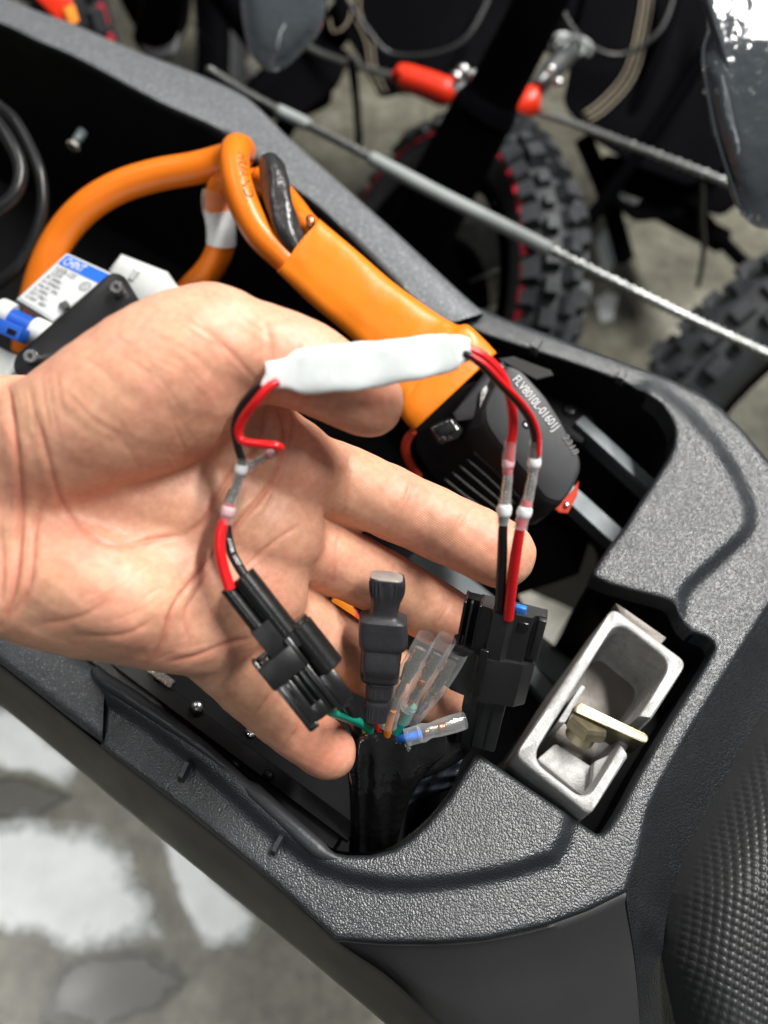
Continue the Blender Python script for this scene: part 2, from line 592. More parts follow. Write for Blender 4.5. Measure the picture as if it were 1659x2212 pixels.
M['tape'] = mat('glossy_black_tape', (0.010, 0.010, 0.010), 0.15, rvar=0.05, var=0.2, vscale=70, bscale=85, bstr=0.55, bdist=0.003, spec=0.9)
M['tapedull'] = mat('wrinkled_black_tape', (0.026, 0.026, 0.027), 0.30, rvar=0.08, var=0.25, vscale=90, bscale=170, bstr=0.6, bdist=0.0016, spec=0.7)
M['orange'] = mat('orange_shrink', (0.84, 0.215, 0.008), 0.36, var=0.09, vscale=45, bscale=70, bstr=0.35, bdist=0.0014)
M['orangecable'] = mat('orange_cable', (0.80, 0.185, 0.008), 0.33, var=0.06, vscale=30, bscale=500, bstr=0.08)
M['white'] = mat('white_shrink', (0.76, 0.80, 0.79), 0.28, var=0.05, vscale=70, bscale=60, bstr=0.28, bdist=0.0016)
M['redwire'] = mat('red_wire', (0.70, 0.012, 0.016), 0.30, var=0.06, vscale=80)
M['blackwire'] = mat('black_wire', (0.012, 0.012, 0.013), 0.33, var=0.15, vscale=80)
M['greenwire'] = mat('green_wire', (0.004, 0.30, 0.20), 0.32, var=0.06, vscale=80)
M['yellowwire'] = mat('yellow_wire', (0.72, 0.72, 0.03), 0.32, var=0.06)
M['bluewire'] = mat('blue_wire', (0.02, 0.19, 0.72), 0.32, var=0.06)
M['orangewire'] = mat('orange_wire', (0.88, 0.26, 0.02), 0.32, var=0.06)
M['clear'] = mat_clear('clear_pvc', (0.95, 0.97, 0.97), 0.07, 0.09)
M['milky'] = mat_clear('milky_shrink', (0.74, 0.74, 0.73), 0.16, 0.16)
M['ring'] = mat('white_solder_ring', (0.80, 0.80, 0.80), 0.3, var=0.03, sss=0.3)
M['pinkring'] = mat('pink_solder_ring', (0.80, 0.50, 0.52), 0.3, var=0.03, sss=0.3)
M['pinkwire'] = mat('red_under_sleeve', (0.66, 0.05, 0.07), 0.35, var=0.08)
M['greywire'] = mat('black_under_sleeve', (0.045, 0.05, 0.055), 0.35, var=0.08)
M['tin'] = mat('tinned_metal', (0.66, 0.64, 0.58), 0.26, metal=0.95, var=0.15, vscale=300, bscale=700, bstr=0.4, bdist=0.0006)
M['copper'] = mat('copper_strand', (0.72, 0.30, 0.16), 0.32, metal=0.9, var=0.2, vscale=300)
M['whiteplastic'] = mat('white_breaker_plastic', (0.62, 0.64, 0.62), 0.42, var=0.04, vscale=40)
M['blueplastic'] = mat('blue_toggle_plastic', (0.010, 0.085, 0.44), 0.36, var=0.06, vscale=40)
M['bluelabel'] = mat('blue_label', (0.006, 0.13, 0.62), 0.45, var=0.03)
M['ink'] = mat('grey_ink', (0.09, 0.09, 0.09), 0.6, var=0.1)
M['inkbrown'] = mat('brown_ink', (0.10, 0.015, 0.002), 0.6, var=0.1)
M['inkwhite'] = mat('white_ink', (0.72, 0.72, 0.72), 0.6, var=0.05)
M['inkdim'] = mat('dim_ink', (0.20, 0.20, 0.20), 0.6, var=0.05)
M['bracket'] = mat('black_steel_plate', (0.008, 0.008, 0.009), 0.36, var=0.2, vscale=60, bscale=600, bstr=0.12)
M['steel'] = mat('bright_steel', (0.62, 0.62, 0.62), 0.25, metal=1.0, var=0.15, vscale=150)
M['housing'] = mat('charger_plug_plastic', (0.020, 0.020, 0.021), 0.42, var=0.1, vscale=40, bscale=1500, bstr=0.3, bdist=0.0002)
M['housingtop'] = mat('charger_plug_face', (0.045, 0.047, 0.050), 0.48, var=0.1, vscale=40, bscale=1700, bstr=0.35, bdist=0.0002)
M['redclip'] = mat('red_plastic', (0.62, 0.06, 0.03), 0.38, var=0.06)
M['bargrey'] = mat('grey_steel_bar', (0.085, 0.10, 0.105), 0.45, metal=0.2, var=0.12, vscale=30, bscale=900, bstr=0.15)
M['glue'] = mat('glue_smear', (0.30, 0.30, 0.29), 0.25, var=0.5, vscale=220, bscale=260, bstr=0.9, bdist=0.002)

# ------------------------------------------------------------------ scooter shell
body = thing('scooter_shell', 'dark grey grained plastic shell of an electric scooter with an open compartment', 'scooter', (0, 0.05, -0.16))

DECK_OUT = [(1035, 664), (1090, 688), (1200, 728), (1348, 783), (1448, 819), (1517, 853), (1559, 883), (1609, 933), (1659, 994), (1790, 1140),
            (1790, 1160), (1659, 1315), (1560, 1470), (1480, 1600), (1430, 1690), (1400, 1755), (1380, 1850), (1352, 1928),
            (1270, 1968), (1179, 2001), (1054, 2029), (950, 2038), (829, 2038), (725, 2030),
            (600, 1915), (400, 1750), (215, 1610)]
DECK_IN = [(220, 1604), (222, 1540), (223, 1480), (226, 1455), (300, 1506), (450, 1612), (600, 1745), (700, 1832), (725, 1843), (750, 1848), (800, 1848), (850, 1835), (885, 1812), (920, 1780), (970, 1720),
           (1010, 1655), (1022, 1633), (1034, 1629), (1130, 1694), (1226, 1758), (1271, 1791), (1288, 1801), (1300, 1801), (1312, 1790), (1338, 1750), (1382, 1667), (1421, 1600), (1521, 1439), (1541, 1402),
           (1538, 1388), (1525, 1379), (1492, 1367), (1476, 1350), (1467, 1333), (1456, 1308), (1445, 1300), (1420, 1292), (1365, 1278), (1315, 1264), (1280, 1248),
           (1278, 1238), (1287, 1222), (1315, 1180), (1348, 1139), (1376, 1092), (1401, 1056), (1415, 1033), (1440, 994), (1452, 967), (1456, 939), (1453, 920), (1445, 903), (1426, 875), (1392, 850),
           (1342, 828), (1281, 804), (1229, 786), (1050, 728), (960, 690), (925, 660), (935, 655), (1000, 680), (1025, 688)]
PLAT_A = [(1405, 852), (1434, 869), (1476, 903), (1531, 964), (1567, 1019), (1594, 1072), (1603, 1100), (1603, 1128), (1590, 1148), (1573, 1164), (1476, 1253), (1456, 1285), (1450, 1335), (1250, 1300), (1250, 900)]
PLAT_B = [(215, 1480), (330, 1555), (450, 1648), (600, 1783), (700, 1858), (760, 1880), (830, 1893), (900, 1895), (1000, 1885), (1100, 1865), (1185, 1838), (1207, 1800), (1218, 1745), (1130, 1600), (1000, 1500), (400, 1400)]
STEP = 0.0062

def deck_height(Q):
    def sd(poly):
        d = seg_dist(Q, poly)
        return np.where(inside(Q, poly), -d, d)
    s = np.minimum(sd(PLAT_A), sd(PLAT_B))
    z = -STEP * smooth01((s + 4) / 42.0)
    # the strip along the far side lies a little lower still
    z += 0.0012 * np.sin(Q[:, 0] / 130.0) * np.cos(Q[:, 1] / 170.0)
    return z

def panel(name, poly, hfun, matl, parent, grid=9.0, bstep=7.0, fil=10.0, filz=0.0022, drop=0.10, deck_in_edges=None):
    B = resample(poly, bstep)
    nb = len(B)
    # inset rows for a rounded edge
    nxt = np.roll(B, -1, 0); prv = np.roll(B, 1, 0)
    t = nxt - prv
    nrm = np.stack([-t[:, 1], t[:, 0]], 1); nrm /= np.linalg.norm(nrm, axis=1)[:, None] + 1e-9
    if not inside(B[:1] + nrm[:1] * 1.5, poly)[0]:
        nrm = -nrm
    pts = [B]
    for k in (2.0, 5.0, 9.0):
        q = B + nrm * k
        ok = inside(q, poly) & (seg_dist(q, poly) > k * 0.9)
        pts.append(q[ok])
    x0, y0 = B.min(0); x1, y1 = B.max(0)
    gx, gy = np.meshgrid(np.arange(x0, x1, grid), np.arange(y0, y1, grid))
    g = np.stack([gx.ravel() + (np.arange(gx.shape[0])[:, None] % 2 * grid / 2 + 0 * gx).ravel(), gy.ravel()], 1)
    g = g[inside(g, poly)]
    g = g[seg_dist(g, poly) > 11.5]
    pts.append(g)
    A = np.concatenate(pts)
    res = geometry.delaunay_2d_cdt([Vector(p) for p in A], [(i, (i + 1) % nb) for i in range(nb)], [], 1, 0.01)
    Q = np.array([(v.x, v.y) for v in res[0]])
    tri = [tuple(f) for f in res[2]]
    z = hfun(Q)
    d = seg_dist(Q, poly)
    q = np.clip(1 - d / fil, 0, 1)
    z = z - filz * (1 - np.sqrt(np.maximum(0, 1 - q * q)))
    W = R_np(Q, z)
    # skirt under the free edge
    cen = W[np.array(tri)].mean(1) if False else None
    cnt = {}
    for f in tri:
        for a, b in ((f[0], f[1]), (f[1], f[2]), (f[2], f[0])):
            k = (min(a, b), max(a, b))
            cnt[k] = cnt.get(k, 0) + 1
    be = [k for k, n in cnt.items() if n == 1]
    V = [tuple(p) for p in W]
    low = {}
    F = list(tri)
    for a, b in be:
        for i in (a, b):
            if i not in low:
                low[i] = len(V)
                V.append((W[i][0], W[i][1], W[i][2] - drop))
        F.append((a, b, low[b], low[a]))
    o = make(name, V, F, matl, parent, smooth=True, sharp=60)
    fix_normals(o)
    return o

deck = panel('grained_deck', DECK_OUT + DECK_IN, deck_height, M['grain'], body, fil=13.0, filz=0.0032, drop=0.011)
# inner walls of the compartment, hung from the opening edge
def wall_strip(name, line, z0, z1, matl, parent, shrink=0.0, res=3):
    L = catmull(line, res)
    V = []; F = []
    for p in L:
        a = R(p[0], p[1], z0)
        V.append(a); V.append(Vector((a.x, a.y, z1)))
    for i in range(len(L) - 1):
        F.append((2 * i, 2 * i + 1, 2 * i + 3, 2 * i + 2))
    return make(name, V, F, matl, parent, smooth=True, sharp=50)

# smooth flaked rails: far side and near left side
def rail(name, outer, inner, matl, parent, res=5, wall=0.03, outwall=0.035, zo=0.0):
    O = catmull(outer, res); I = catmull(inner, res)
    rings = []
    prof = [(0.0, -outwall), (0.0, -0.006), (0.03, -0.0028), (0.10, -0.0008), (0.25, 0.0), (0.5, 0.0006), (0.75, 0.0), (0.9, -0.0012), (0.97, -0.0035), (1.0, -0.007)]
    for a, b in zip(O, I):
        ring = []
        for t, z in prof:
            z = z + zo
            ring.append(R(a[0] + (b[0] - a[0]) * t, a[1] + (b[1] - a[1]) * t, z))
        c = R(b[0], b[1], -0.007 + zo)
        ring.append(Vector((c.x, c.y + 0.0015, -wall)))
        rings.append(ring)
    V, F = loft(rings, closed=False)
    return fix_normals(make(name, V, F, matl, parent, smooth=True, sharp=60))

FAR_O = [(-160, -55), (0, -8), (80, 24), (165, 55), (300, 113), (425, 160), (520, 204), (565, 240), (620, 295), (700, 365), (829, 480), (900, 545), (1000, 638), (1045, 676)]
FAR_I = [(-160, 5), (0, 55), (85, 95), (175, 135), (350, 230), (450, 275), (495, 302), (540, 338), (590, 382), (690, 455), (800, 562), (860, 622), (925, 676), (965, 700)]
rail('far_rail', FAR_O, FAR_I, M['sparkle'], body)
NEAR_O = [(221, 1606), (160, 1562), (100, 1514), (0, 1435), (-160, 1312)]
NEAR_I = [(226, 1462), (200, 1432), (150, 1398), (60, 1345), (-160, 1190)]
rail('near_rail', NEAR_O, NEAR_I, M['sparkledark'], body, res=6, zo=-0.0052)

# rounded lip along the near opening edge
L = catmull([(205, 1444), (222, 1466), (300, 1517), (450, 1623), (600, 1756), (680, 1828), (715, 1850), (745, 1858)], 8)
V, F = tube_w([R(p[0], p[1], -0.0012) for p in L], [0.0020 + 0.0014 * math.sin(math.pi * min(1, (i + 1) / (len(L) * 0.5))) if i < len(L) * 0.5 else 0.0034 * max(0.1, 1 - max(0, i / len(L) - 0.72) * 3.6) for i in range(len(L))], 16)
make('opening_lip', V, F, M['sidedark'], body)
# outer wall on the far side
L = catmull([(-160, -52), (0, -5), (165, 58), (300, 116), (425, 163), (520, 208), (620, 300), (700, 370), (829, 485), (1000, 645), (1060, 684), (1200, 732), (1348, 787), (1448, 823), (1517, 858), (1609, 938), (1659, 1000), (1790, 1146)], 4)
V = []; F = []
for p in L:
    q = R(p[0], p[1], -0.011)
    V += [q, Vector((q.x, q.y - 0.004, -0.10)), Vector((q.x, q.y - 0.02, -0.30))]
for i in range(len(L) - 1):
    for k in (0, 1):
        F.append((3 * i + k, 3 * i + k + 1, 3 * i + k + 4, 3 * i + k + 3))
fix_normals(make('outer_wall', V, F, M['sidegrey'], body, smooth=True))
# black inner walls
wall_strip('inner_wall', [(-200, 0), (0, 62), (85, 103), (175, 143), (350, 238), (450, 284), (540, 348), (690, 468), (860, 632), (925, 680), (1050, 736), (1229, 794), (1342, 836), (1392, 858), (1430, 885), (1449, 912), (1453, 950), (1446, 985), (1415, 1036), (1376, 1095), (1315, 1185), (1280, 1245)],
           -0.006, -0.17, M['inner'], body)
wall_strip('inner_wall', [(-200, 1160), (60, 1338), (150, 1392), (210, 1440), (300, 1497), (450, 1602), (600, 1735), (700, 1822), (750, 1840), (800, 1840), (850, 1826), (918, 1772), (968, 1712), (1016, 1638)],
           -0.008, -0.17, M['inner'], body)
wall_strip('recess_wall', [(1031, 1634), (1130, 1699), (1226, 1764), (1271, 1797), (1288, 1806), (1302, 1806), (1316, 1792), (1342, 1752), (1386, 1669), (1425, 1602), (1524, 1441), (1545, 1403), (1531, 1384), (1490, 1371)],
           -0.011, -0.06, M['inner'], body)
wall_strip('overhang_wall', [(1284, 1250), (1315, 1268), (1365, 1282), (1420, 1296), (1458, 1312), (1470, 1338), (1478, 1354), (1494, 1371)], -0.016, -0.17, M['inner'], body)
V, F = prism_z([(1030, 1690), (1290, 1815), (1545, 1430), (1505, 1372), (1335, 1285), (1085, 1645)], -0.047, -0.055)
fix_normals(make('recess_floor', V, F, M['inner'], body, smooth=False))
# compartment floor: a tray with an opening where the workshop floor shows through
def drop(u, v, z):
    q = R(u, v, 0.0)
    return Vector((q.x, q.y, z))
def tray_ring(z):
    out = [R(p[0], p[1], z) for p in [(-500, -100), (200, 60), (1000, 640), (1330, 1000), (1250, 1240), (1190, 1262), (1120, 1285), (1170, 1395), (1222, 1400), (1262, 1300), (1300, 1240), (1600, 1300)]]
    return out + [drop(u, v, z) for u, v in [(1440, 1600), (1300, 1790), (1100, 1740), (850, 1842), (700, 1830), (450, 1608), (210, 1446), (-400, 1040)]]
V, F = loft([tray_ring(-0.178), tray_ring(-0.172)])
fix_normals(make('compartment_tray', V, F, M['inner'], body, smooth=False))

# side skirt along the near edge
CRE = [(-200, 1282), (0, 1437), (100, 1516), (218, 1611), (400, 1751), (600, 1916), (725, 2031), (829, 2102), (904, 2168), (960, 2214), (1040, 2280)]
SIL = [(-200, 1372), (0, 1524), (95, 1600), (205, 1692), (390, 1846), (590, 2008), (705, 2104), (800, 2184), (860, 2236), (905, 2275), (965, 2330)]
rings = []
for a, b in zip(catmull(CRE, 4), catmull(SIL, 4)):
    za = -0.0098
    r_ = [R(a[0], a[1], za)]
    for t, z in ((0.04, -0.0105), (0.12, -0.0135), (0.5, -0.028), (0.93, -0.046), (1.0, -0.053)):
        r_.append(R(a[0] + (b[0] - a[0]) * t, a[1] + (b[1] - a[1]) * t, z))
    q = r_[-1]
    r_.append(Vector((q.x + 0.012, q.y + 0.014, -0.12)))
    r_.append(Vector((q.x + 0.020, q.y + 0.024, -0.30)))
    rings.append(r_)
V, F = loft(rings, closed=False)
fix_normals(make('side_skirt', V, F, M['sidegrey'], body, smooth=True, sharp=70))

# front face under the deck, falling toward the footwell
FT = [(725, 2031), (829, 2039), (950, 2039), (1054, 2030), (1179, 2002), (1270, 1969), (1352, 1929)]
FB = [(905, 2172), (980, 2300), (1080, 2320), (1180, 2320), (1260, 2320), (1330, 2320), (1390, 2320)]
FM = [(820, 2100), (900, 2140), (1000, 2150), (1100, 2140), (1210, 2120), (1300, 2095), (1372, 2075)]
rings = []
for a, m_, b in zip(catmull(FT, 4), catmull(FM, 4), catmull(FB, 4)):
    rings.append([R(a[0] - (m_[0] - a[0]) * 0.06, a[1] - (m_[1] - a[1]) * 0.10, -0.0105), R(a[0] + (m_[0] - a[0]) * 0.03, a[1] + (m_[1] - a[1]) * 0.03, -0.0095), R(a[0] + (m_[0] - a[0]) * 0.12, a[1] + (m_[1] - a[1]) * 0.12, -0.0115), R(m_[0], m_[1], -0.020), R(b[0], b[1], -0.036)])
V, F = loft(rings, closed=False)
fix_normals(make('front_face', V, F, M['sidegrey'], body, smooth=True, sharp=70))

# gully between the deck crease and the dimpled pad
CR2 = [(1800, 1140), (1659, 1316), (1560, 1471), (1480, 1601), (1430, 1691), (1400, 1756), (1380, 1851), (1353, 1929), (1372, 2075), (1392, 2330)]
VAL = [(1900, 1290), (1740, 1430), (1640, 1560), (1570, 1680), (1520, 1770), (1480, 1850), (1450, 1940), (1434, 2030), (1440, 2110), (1490, 2330)]
rings = []
for a, b in zip(catmull(CR2, 5), catmull(VAL, 5)):
    z0 = -0.0062 if a[1] < 1930 else -0.0062 - (a[1] - 1930) * 0.00007
    rings.append([R(a[0] - 10, a[1] - 4, z0 - 0.006), R(a[0], a[1], z0 - 0.0032), R(a[0] + (b[0] - a[0]) * 0.10, a[1] + (b[1] - a[1]) * 0.10, z0 - 0.0050), R(a[0] + (b[0] - a[0]) * 0.5, a[1] + (b[1] - a[1]) * 0.5, z0 - 0.014), R(b[0], b[1], z0 - 0.024)])
V, F = loft(rings, closed=False)
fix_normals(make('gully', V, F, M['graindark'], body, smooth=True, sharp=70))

# dimpled pad: a bulging rubber surface with rows of studs
pad = thing('knee_pad', 'dark rubber pad with rows of small studs beside the deck', 'pad', R(1560, 1900, -0.04))
Vl = catmull(VAL, 40)
nu = len(Vl); nw = 190
pts = []
for i in range(nu):
    a = Vl[i]
    for j in range(nw):
        t = j / (nw - 1)
        pts.append((a[0] + t * 380 - 4, a[1] + t * 150 - 2))
pts = np.array(pts)
T_ = np.tile(np.linspace(0, 1, nw), nu)
yy = pts[:, 1]
z0 = np.where(yy < 1930, -0.030, -0.030 - (yy - 1930) * 0.00003)
z = z0 + 0.022 * (1 - (1 - np.clip(T_ * 2.2, 0, 1)) ** 2) + 0.004 * T_
W = R_np(pts, z)
# studs laid out on the surface, offset row by row
sx = 0.0037
ang = math.radians(24)
ca, sa = math.cos(ang), math.sin(ang)
qx = W[:, 0] * ca + W[:, 1] * sa
qy = -W[:, 0] * sa + W[:, 1] * ca
row = np.round(qy / (sx * 0.62))
dx = (qx / sx + 0.5 * (row % 2)) % 1.0 - 0.5
dy = qy / (sx * 0.62) - row
rr = np.sqrt((dx * sx) ** 2 + (dy * sx * 0.62) ** 2) / (sx * 0.36)
fade = smooth01((T_ - 0.04) / 0.10)
W[:, 2] += 0.00055 * np.clip(1 - rr ** 2, 0, 1) ** 0.7 * fade
F = [(i * nw + j, i * nw + j + 1, (i + 1) * nw + j + 1, (i + 1) * nw + j) for i in range(nu - 1) for j in range(nw - 1)]
fix_normals(make('studded_skin', [tuple(p) for p in W], F, M['pad'], pad))

# small ribs and clips
def wedge(name, a, b, w, z0, z1, matl, parent):
    A = R(a[0], a[1], z0); B = R(b[0], b[1], z0)
    x = (B - A); L = x.length; x.normalize()
    y = Vector((-x.y, x.x, 0)).normalized()
    rings = []
    for t, zz in ((0, -0.55), (0.15, 0.0), (0.75, 0.25), (1.0, -0.6)):
        c = A + x * (L * t)
        h = z1 * zz
        rings.append([c - y * w + Vector((0, 0, h - 0.006)), c - y * w * 0.8 + Vector((0, 0, h)), c + y * w * 0.8 + Vector((0, 0, h)), c + y * w + Vector((0, 0, h - 0.006))])
    V, F = loft(rings)
    return fix_normals(make(name, V, F, matl, parent, smooth=True, sharp=35))
for (u, v) in ((1158, 742), (1343, 808)):
    wedge('locating_rib', (u - 5, v + 12), (u + 8, v - 14), 0.0022, -0.002, 0.005, M['grain'], body)
for (u, v) in ((405, 1652), (606, 1812)):
    wedge('locating_rib', (u - 20, v + 34), (u + 8, v - 16), 0.0011, -0.001, 0.006, M['sidedark'], body)

# steel bars and dark fittings inside the compartment
frame_bars = thing('battery_tray_frame', 'two parallel grey steel bars inside the compartment beside the black plug', 'bracket', R(1330, 1050, -0.06))
def plank(name, a, b, w, za, zb, th, matl, parent):
    A = R(a[0], a[1], za); B = R(b[0], b[1], zb)
    x = (B - A).normalized()
    y = Vector((0, 0, 1)).cross(x).normalized()
    zz = x.cross(y)
    pr = [(-w, -th), (w, -th), (w, -th * 0.2), (w * 0.86, 0), (-w * 0.86, 0), (-w, -th * 0.2)]
    V, F = loft([[p + y * q[0] + zz * q[1] for q in pr] for p in (A, B)])
    return fix_normals(make(name, V, F, matl, parent, smooth=False))
plank('bar', (1252, 905), (1450, 1085), 0.0040, -0.030, -0.034, 0.012, M['bargrey'], frame_bars)
plank('bar', (1225, 1058), (1370, 1190), 0.0056, -0.040, -0.044, 0.010, M['bargrey'], frame_bars)
plank('crossbar', (1256, 930), (1225, 1050), 0.0035, -0.048, -0.052, 0.006, M['inner'], frame_bars)

lower_beam = thing('lower_frame_beam', 'blurred blue grey frame beam deep inside the compartment behind the fingers', 'beam', R(1150, 1420, -0.12))
plank('beam', (900, 1190), (1280, 1500), 0.0100, -0.115, -0.115, 0.02, M['bargrey'], lower_beam)
plank('flange', (1110, 1410), (1240, 1560), 0.0050, -0.085, -0.085, 0.008, M['bargrey'], lower_beam)

# dark fittings along the near inside wall
inner_rail = thing('inner_wire_channel', 'black ribbed wire channel with bolts along the near inside wall', 'channel', R(480, 1600, -0.08))
plank('channel', (190, 1440), (720, 1830), 0.009, -0.040, -0.040, 0.02, M['bracket'], inner_rail)
plank('channel_lip', (250, 1420), (760, 1800), 0.004, -0.030, -0.034, 0.01, M['blackmatte'], inner_rail)
def dome(name, u, v, z, r, matl, parent, h=0.6):
    c = R(u, v, z)
    rings = []
    n = 16
    for t in (0, 0.35, 0.65, 0.88):
        rr = r * math.cos(t * math.pi / 2); zz = h * r * math.sin(t * math.pi / 2)
        rings.append([c + Vector((math.cos(2 * math.pi * j / n) * rr, math.sin(2 * math.pi * j / n) * rr, zz)) for j in range(n)])
    V, F = loft(rings)
    return fix_normals(make(name, V, F, matl, parent))
for (u, v, r) in ((425, 1528, 0.0036), (542, 1583, 0.0030), (505, 1655, 0.0026), (580, 1675, 0.0026), (346, 1462, 0.0030)):
    dome('bolt', u, v, -0.030, r, M['steel'] if u in (425, 542) else M['bracket'], inner_rail)
plank('spacer', (320, 1440), (372, 1478), 0.0022, -0.026, -0.028, 0.006, M['tin'], inner_rail)

# screw standing in the far inside wall
scr = thing('wall_screw', 'short brass screw sticking out of the dark far wall', 'screw', R(165, 300, -0.05))
V, F = wtube([P(178, 285, 0.56), P(160, 312, 0.555)], 0.0035, n=10, res=2)
make('shank', V, F, M['bargrey'], scr)
V, F = wtube([P(160, 312, 0.555), P(156, 318, 0.554)], 0.0045, n=6, res=2)
make('head', V, F, M['castdark'], scr, smooth=False)

# ------------------------------------------------------------------ latch cup
latch = thing('seat_latch', 'cast silver latch cup with a zinc plated striker set in the deck recess', 'latch', R(1300, 1540, -0.05))
ZC = 0.004
RIM_O = rounded([(1324, 1309), (1487, 1430), (1275, 1764), (1110, 1632)], 22, 5)
RIM_I = rounded([(1333, 1340), (1452, 1432), (1266, 1730), (1148, 1638)], 36, 5)
n_ = len(RIM_O)
def zlift(ring, z): return [R(p[0], p[1], z) for p in ring]
def straight(ring, z, z2, k=1.0, c=None):
    out = []
    cc = sum((R(p[0], p[1], z) for p in ring), Vector()) / len(ring)
    for p in ring:
        q = R(p[0], p[1], z)
        q = cc + (q - cc) * k
        out.append(Vector((q.x, q.y, z2)))
    return out
# cup wall as a closed ring section; the right wall is cut down by a gap
def gap(p):
    # 1 inside the notch in the long right wall
    a = np.array((1405, 1556)); b = np.array((1358, 1622))
    q = np.array(p[:2], float)
    ab = b - a
    t = (q - a) @ ab / (ab @ ab)
    dist = abs((q - a)[0] * ab[1] - (q - a)[1] * ab[0]) / np.linalg.norm(ab)
    return 1.0 if (0.0 <= t <= 1.0 and dist < 45) else 0.0
ro = [tuple(p) for p in resample(RIM_O, 10)]
ro = np.array(ro)
cen = np.array((1298, 1536.0))
def inner_of(p):
    # matching point on the inner outline along the ray from the centre
    d = (np.array(p) - cen)
    best = None
    for i in range(len(RIM_I)):
        a = np.array(RIM_I[i]) - cen; b = np.array(RIM_I[(i + 1) % len(RIM_I)]) - cen
        e = b - a
        den = d[0] * e[1] - d[1] * e[0]
        if abs(den) < 1e-9: continue
        t = (a[0] * e[1] - a[1] * e[0]) / den
        s = (a[0] * d[1] - a[1] * d[0]) / den
        if t > 0 and -1e-6 <= s <= 1 + 1e-6:
            best = t
    return cen + d * (best if best else 0.85)
ri = np.array([inner_of(p) for p in ro])
CUPD = -0.034
rings = []
for p, q in zip(ro, ri):
    g = gap((p + q) / 2)
    zt = ZC - 0.017 * g
    o1 = R(p[0], p[1], ZC); i1 = R(q[0], q[1], ZC)
    x = (i1 - o1)
    L = x.length
    x.normalize()
    rings.append([Vector((o1.x - x.x * 0.002, o1.y - x.y * 0.002, CUPD - 0.004)),
                  Vector((o1.x, o1.y, zt - 0.0022)), Vector((o1.x, o1.y, zt - 0.0009)) + x * 0.0004, Vector((o1.x, o1.y, zt)) + x * 0.0013,
                  Vector((i1.x, i1.y, zt)) - x * 0.0010, Vector((i1.x, i1.y, zt - 0.0006)) - x * 0.0003, Vector((i1.x, i1.y, zt - 0.0018)),
                  Vector((i1.x + x.x * 0.0015, i1.y + x.y * 0.0015, CUPD + 0.003)), Vector((i1.x + x.x * 0.004, i1.y + x.y * 0.004, CUPD))])
rings.append(rings[0])
V, F = loft(rings, closed=False)
fix_normals(make('cup_wall', V, F, M['cast'], latch, smooth=True, sharp=50))
fl = [r[-1] for r in rings[:-1]]
V, F = loft([[Vector((p.x, p.y, CUPD - 0.003)) for p in fl], [Vector((p.x, p.y, CUPD + 0.0001)) for p in fl]])
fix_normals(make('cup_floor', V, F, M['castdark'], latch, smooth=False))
# raised ledge at the lower end
V, F = prism_z(rounded([(1160, 1640), (1200, 1605), (1288, 1662), (1282, 1700), (1262, 1724)], 6, 2), -0.016, CUPD, 0.0008)
fix_normals(make('ledge', V, F, M['cast'], latch, smooth=True, sharp=40))
V, F = prism_z(rounded([(1283, 1645), (1345, 1616), (1357, 1628), (1290, 1722), (1278, 1700)], 6, 2), -0.010, CUPD, 0.0008)
fix_normals(make('cheek', V, F, M['cast'], latch, smooth=True, sharp=40))
V, F = prism_z(rounded([(1256, 1478), (1266, 1483), (1220, 1562), (1204, 1560)], 4, 2), -0.004, CUPD, 0.0006)
fix_normals(make('weld_bead', V, F, M['cast'], latch, smooth=True, sharp=50))
# striker plate and bolt
V, F = prism_z(rounded([(1244, 1524), (1252, 1517), (1400, 1588), (1401, 1600), (1394, 1606), (1240, 1536)], 4, 2), -0.0012, -0.024, 0.0006)
fix_normals(make('striker_plate', V, F, M['zinc'], latch, smooth=True, sharp=35))
fr = Frame((1270, 1560, 0.338), (1235, 1622, 0.345), s=K * 0.34)
hexr = [[fr.pt(x, math.cos(a) * r, math.sin(a) * r - 6) for a in [2 * math.pi * j / 6 + 0.3 for j in range(6)]] for x, r in ((-6, 44), (2, 48), (20, 48), (24, 44))]
V, F = loft(hexr)
fix_normals(make('hex_bolt_head', V, F, M['zinc'], latch, smooth=False))
V, F = fcyl(fr, 20, 52, 0, -6, 32, n=20)
fix_normals(make('bolt_collar', V, F, M['zinc'], latch, smooth=True, sharp=40))
V, F = prism_z([(1330, 1302), (1352, 1316), (1440, 1378), (1425, 1396), (1345, 1340)], -0.001, -0.03, 0.0006)
fix_normals(make('back_plate', V, F, M['castdark'], latch, smooth=True, sharp=35))

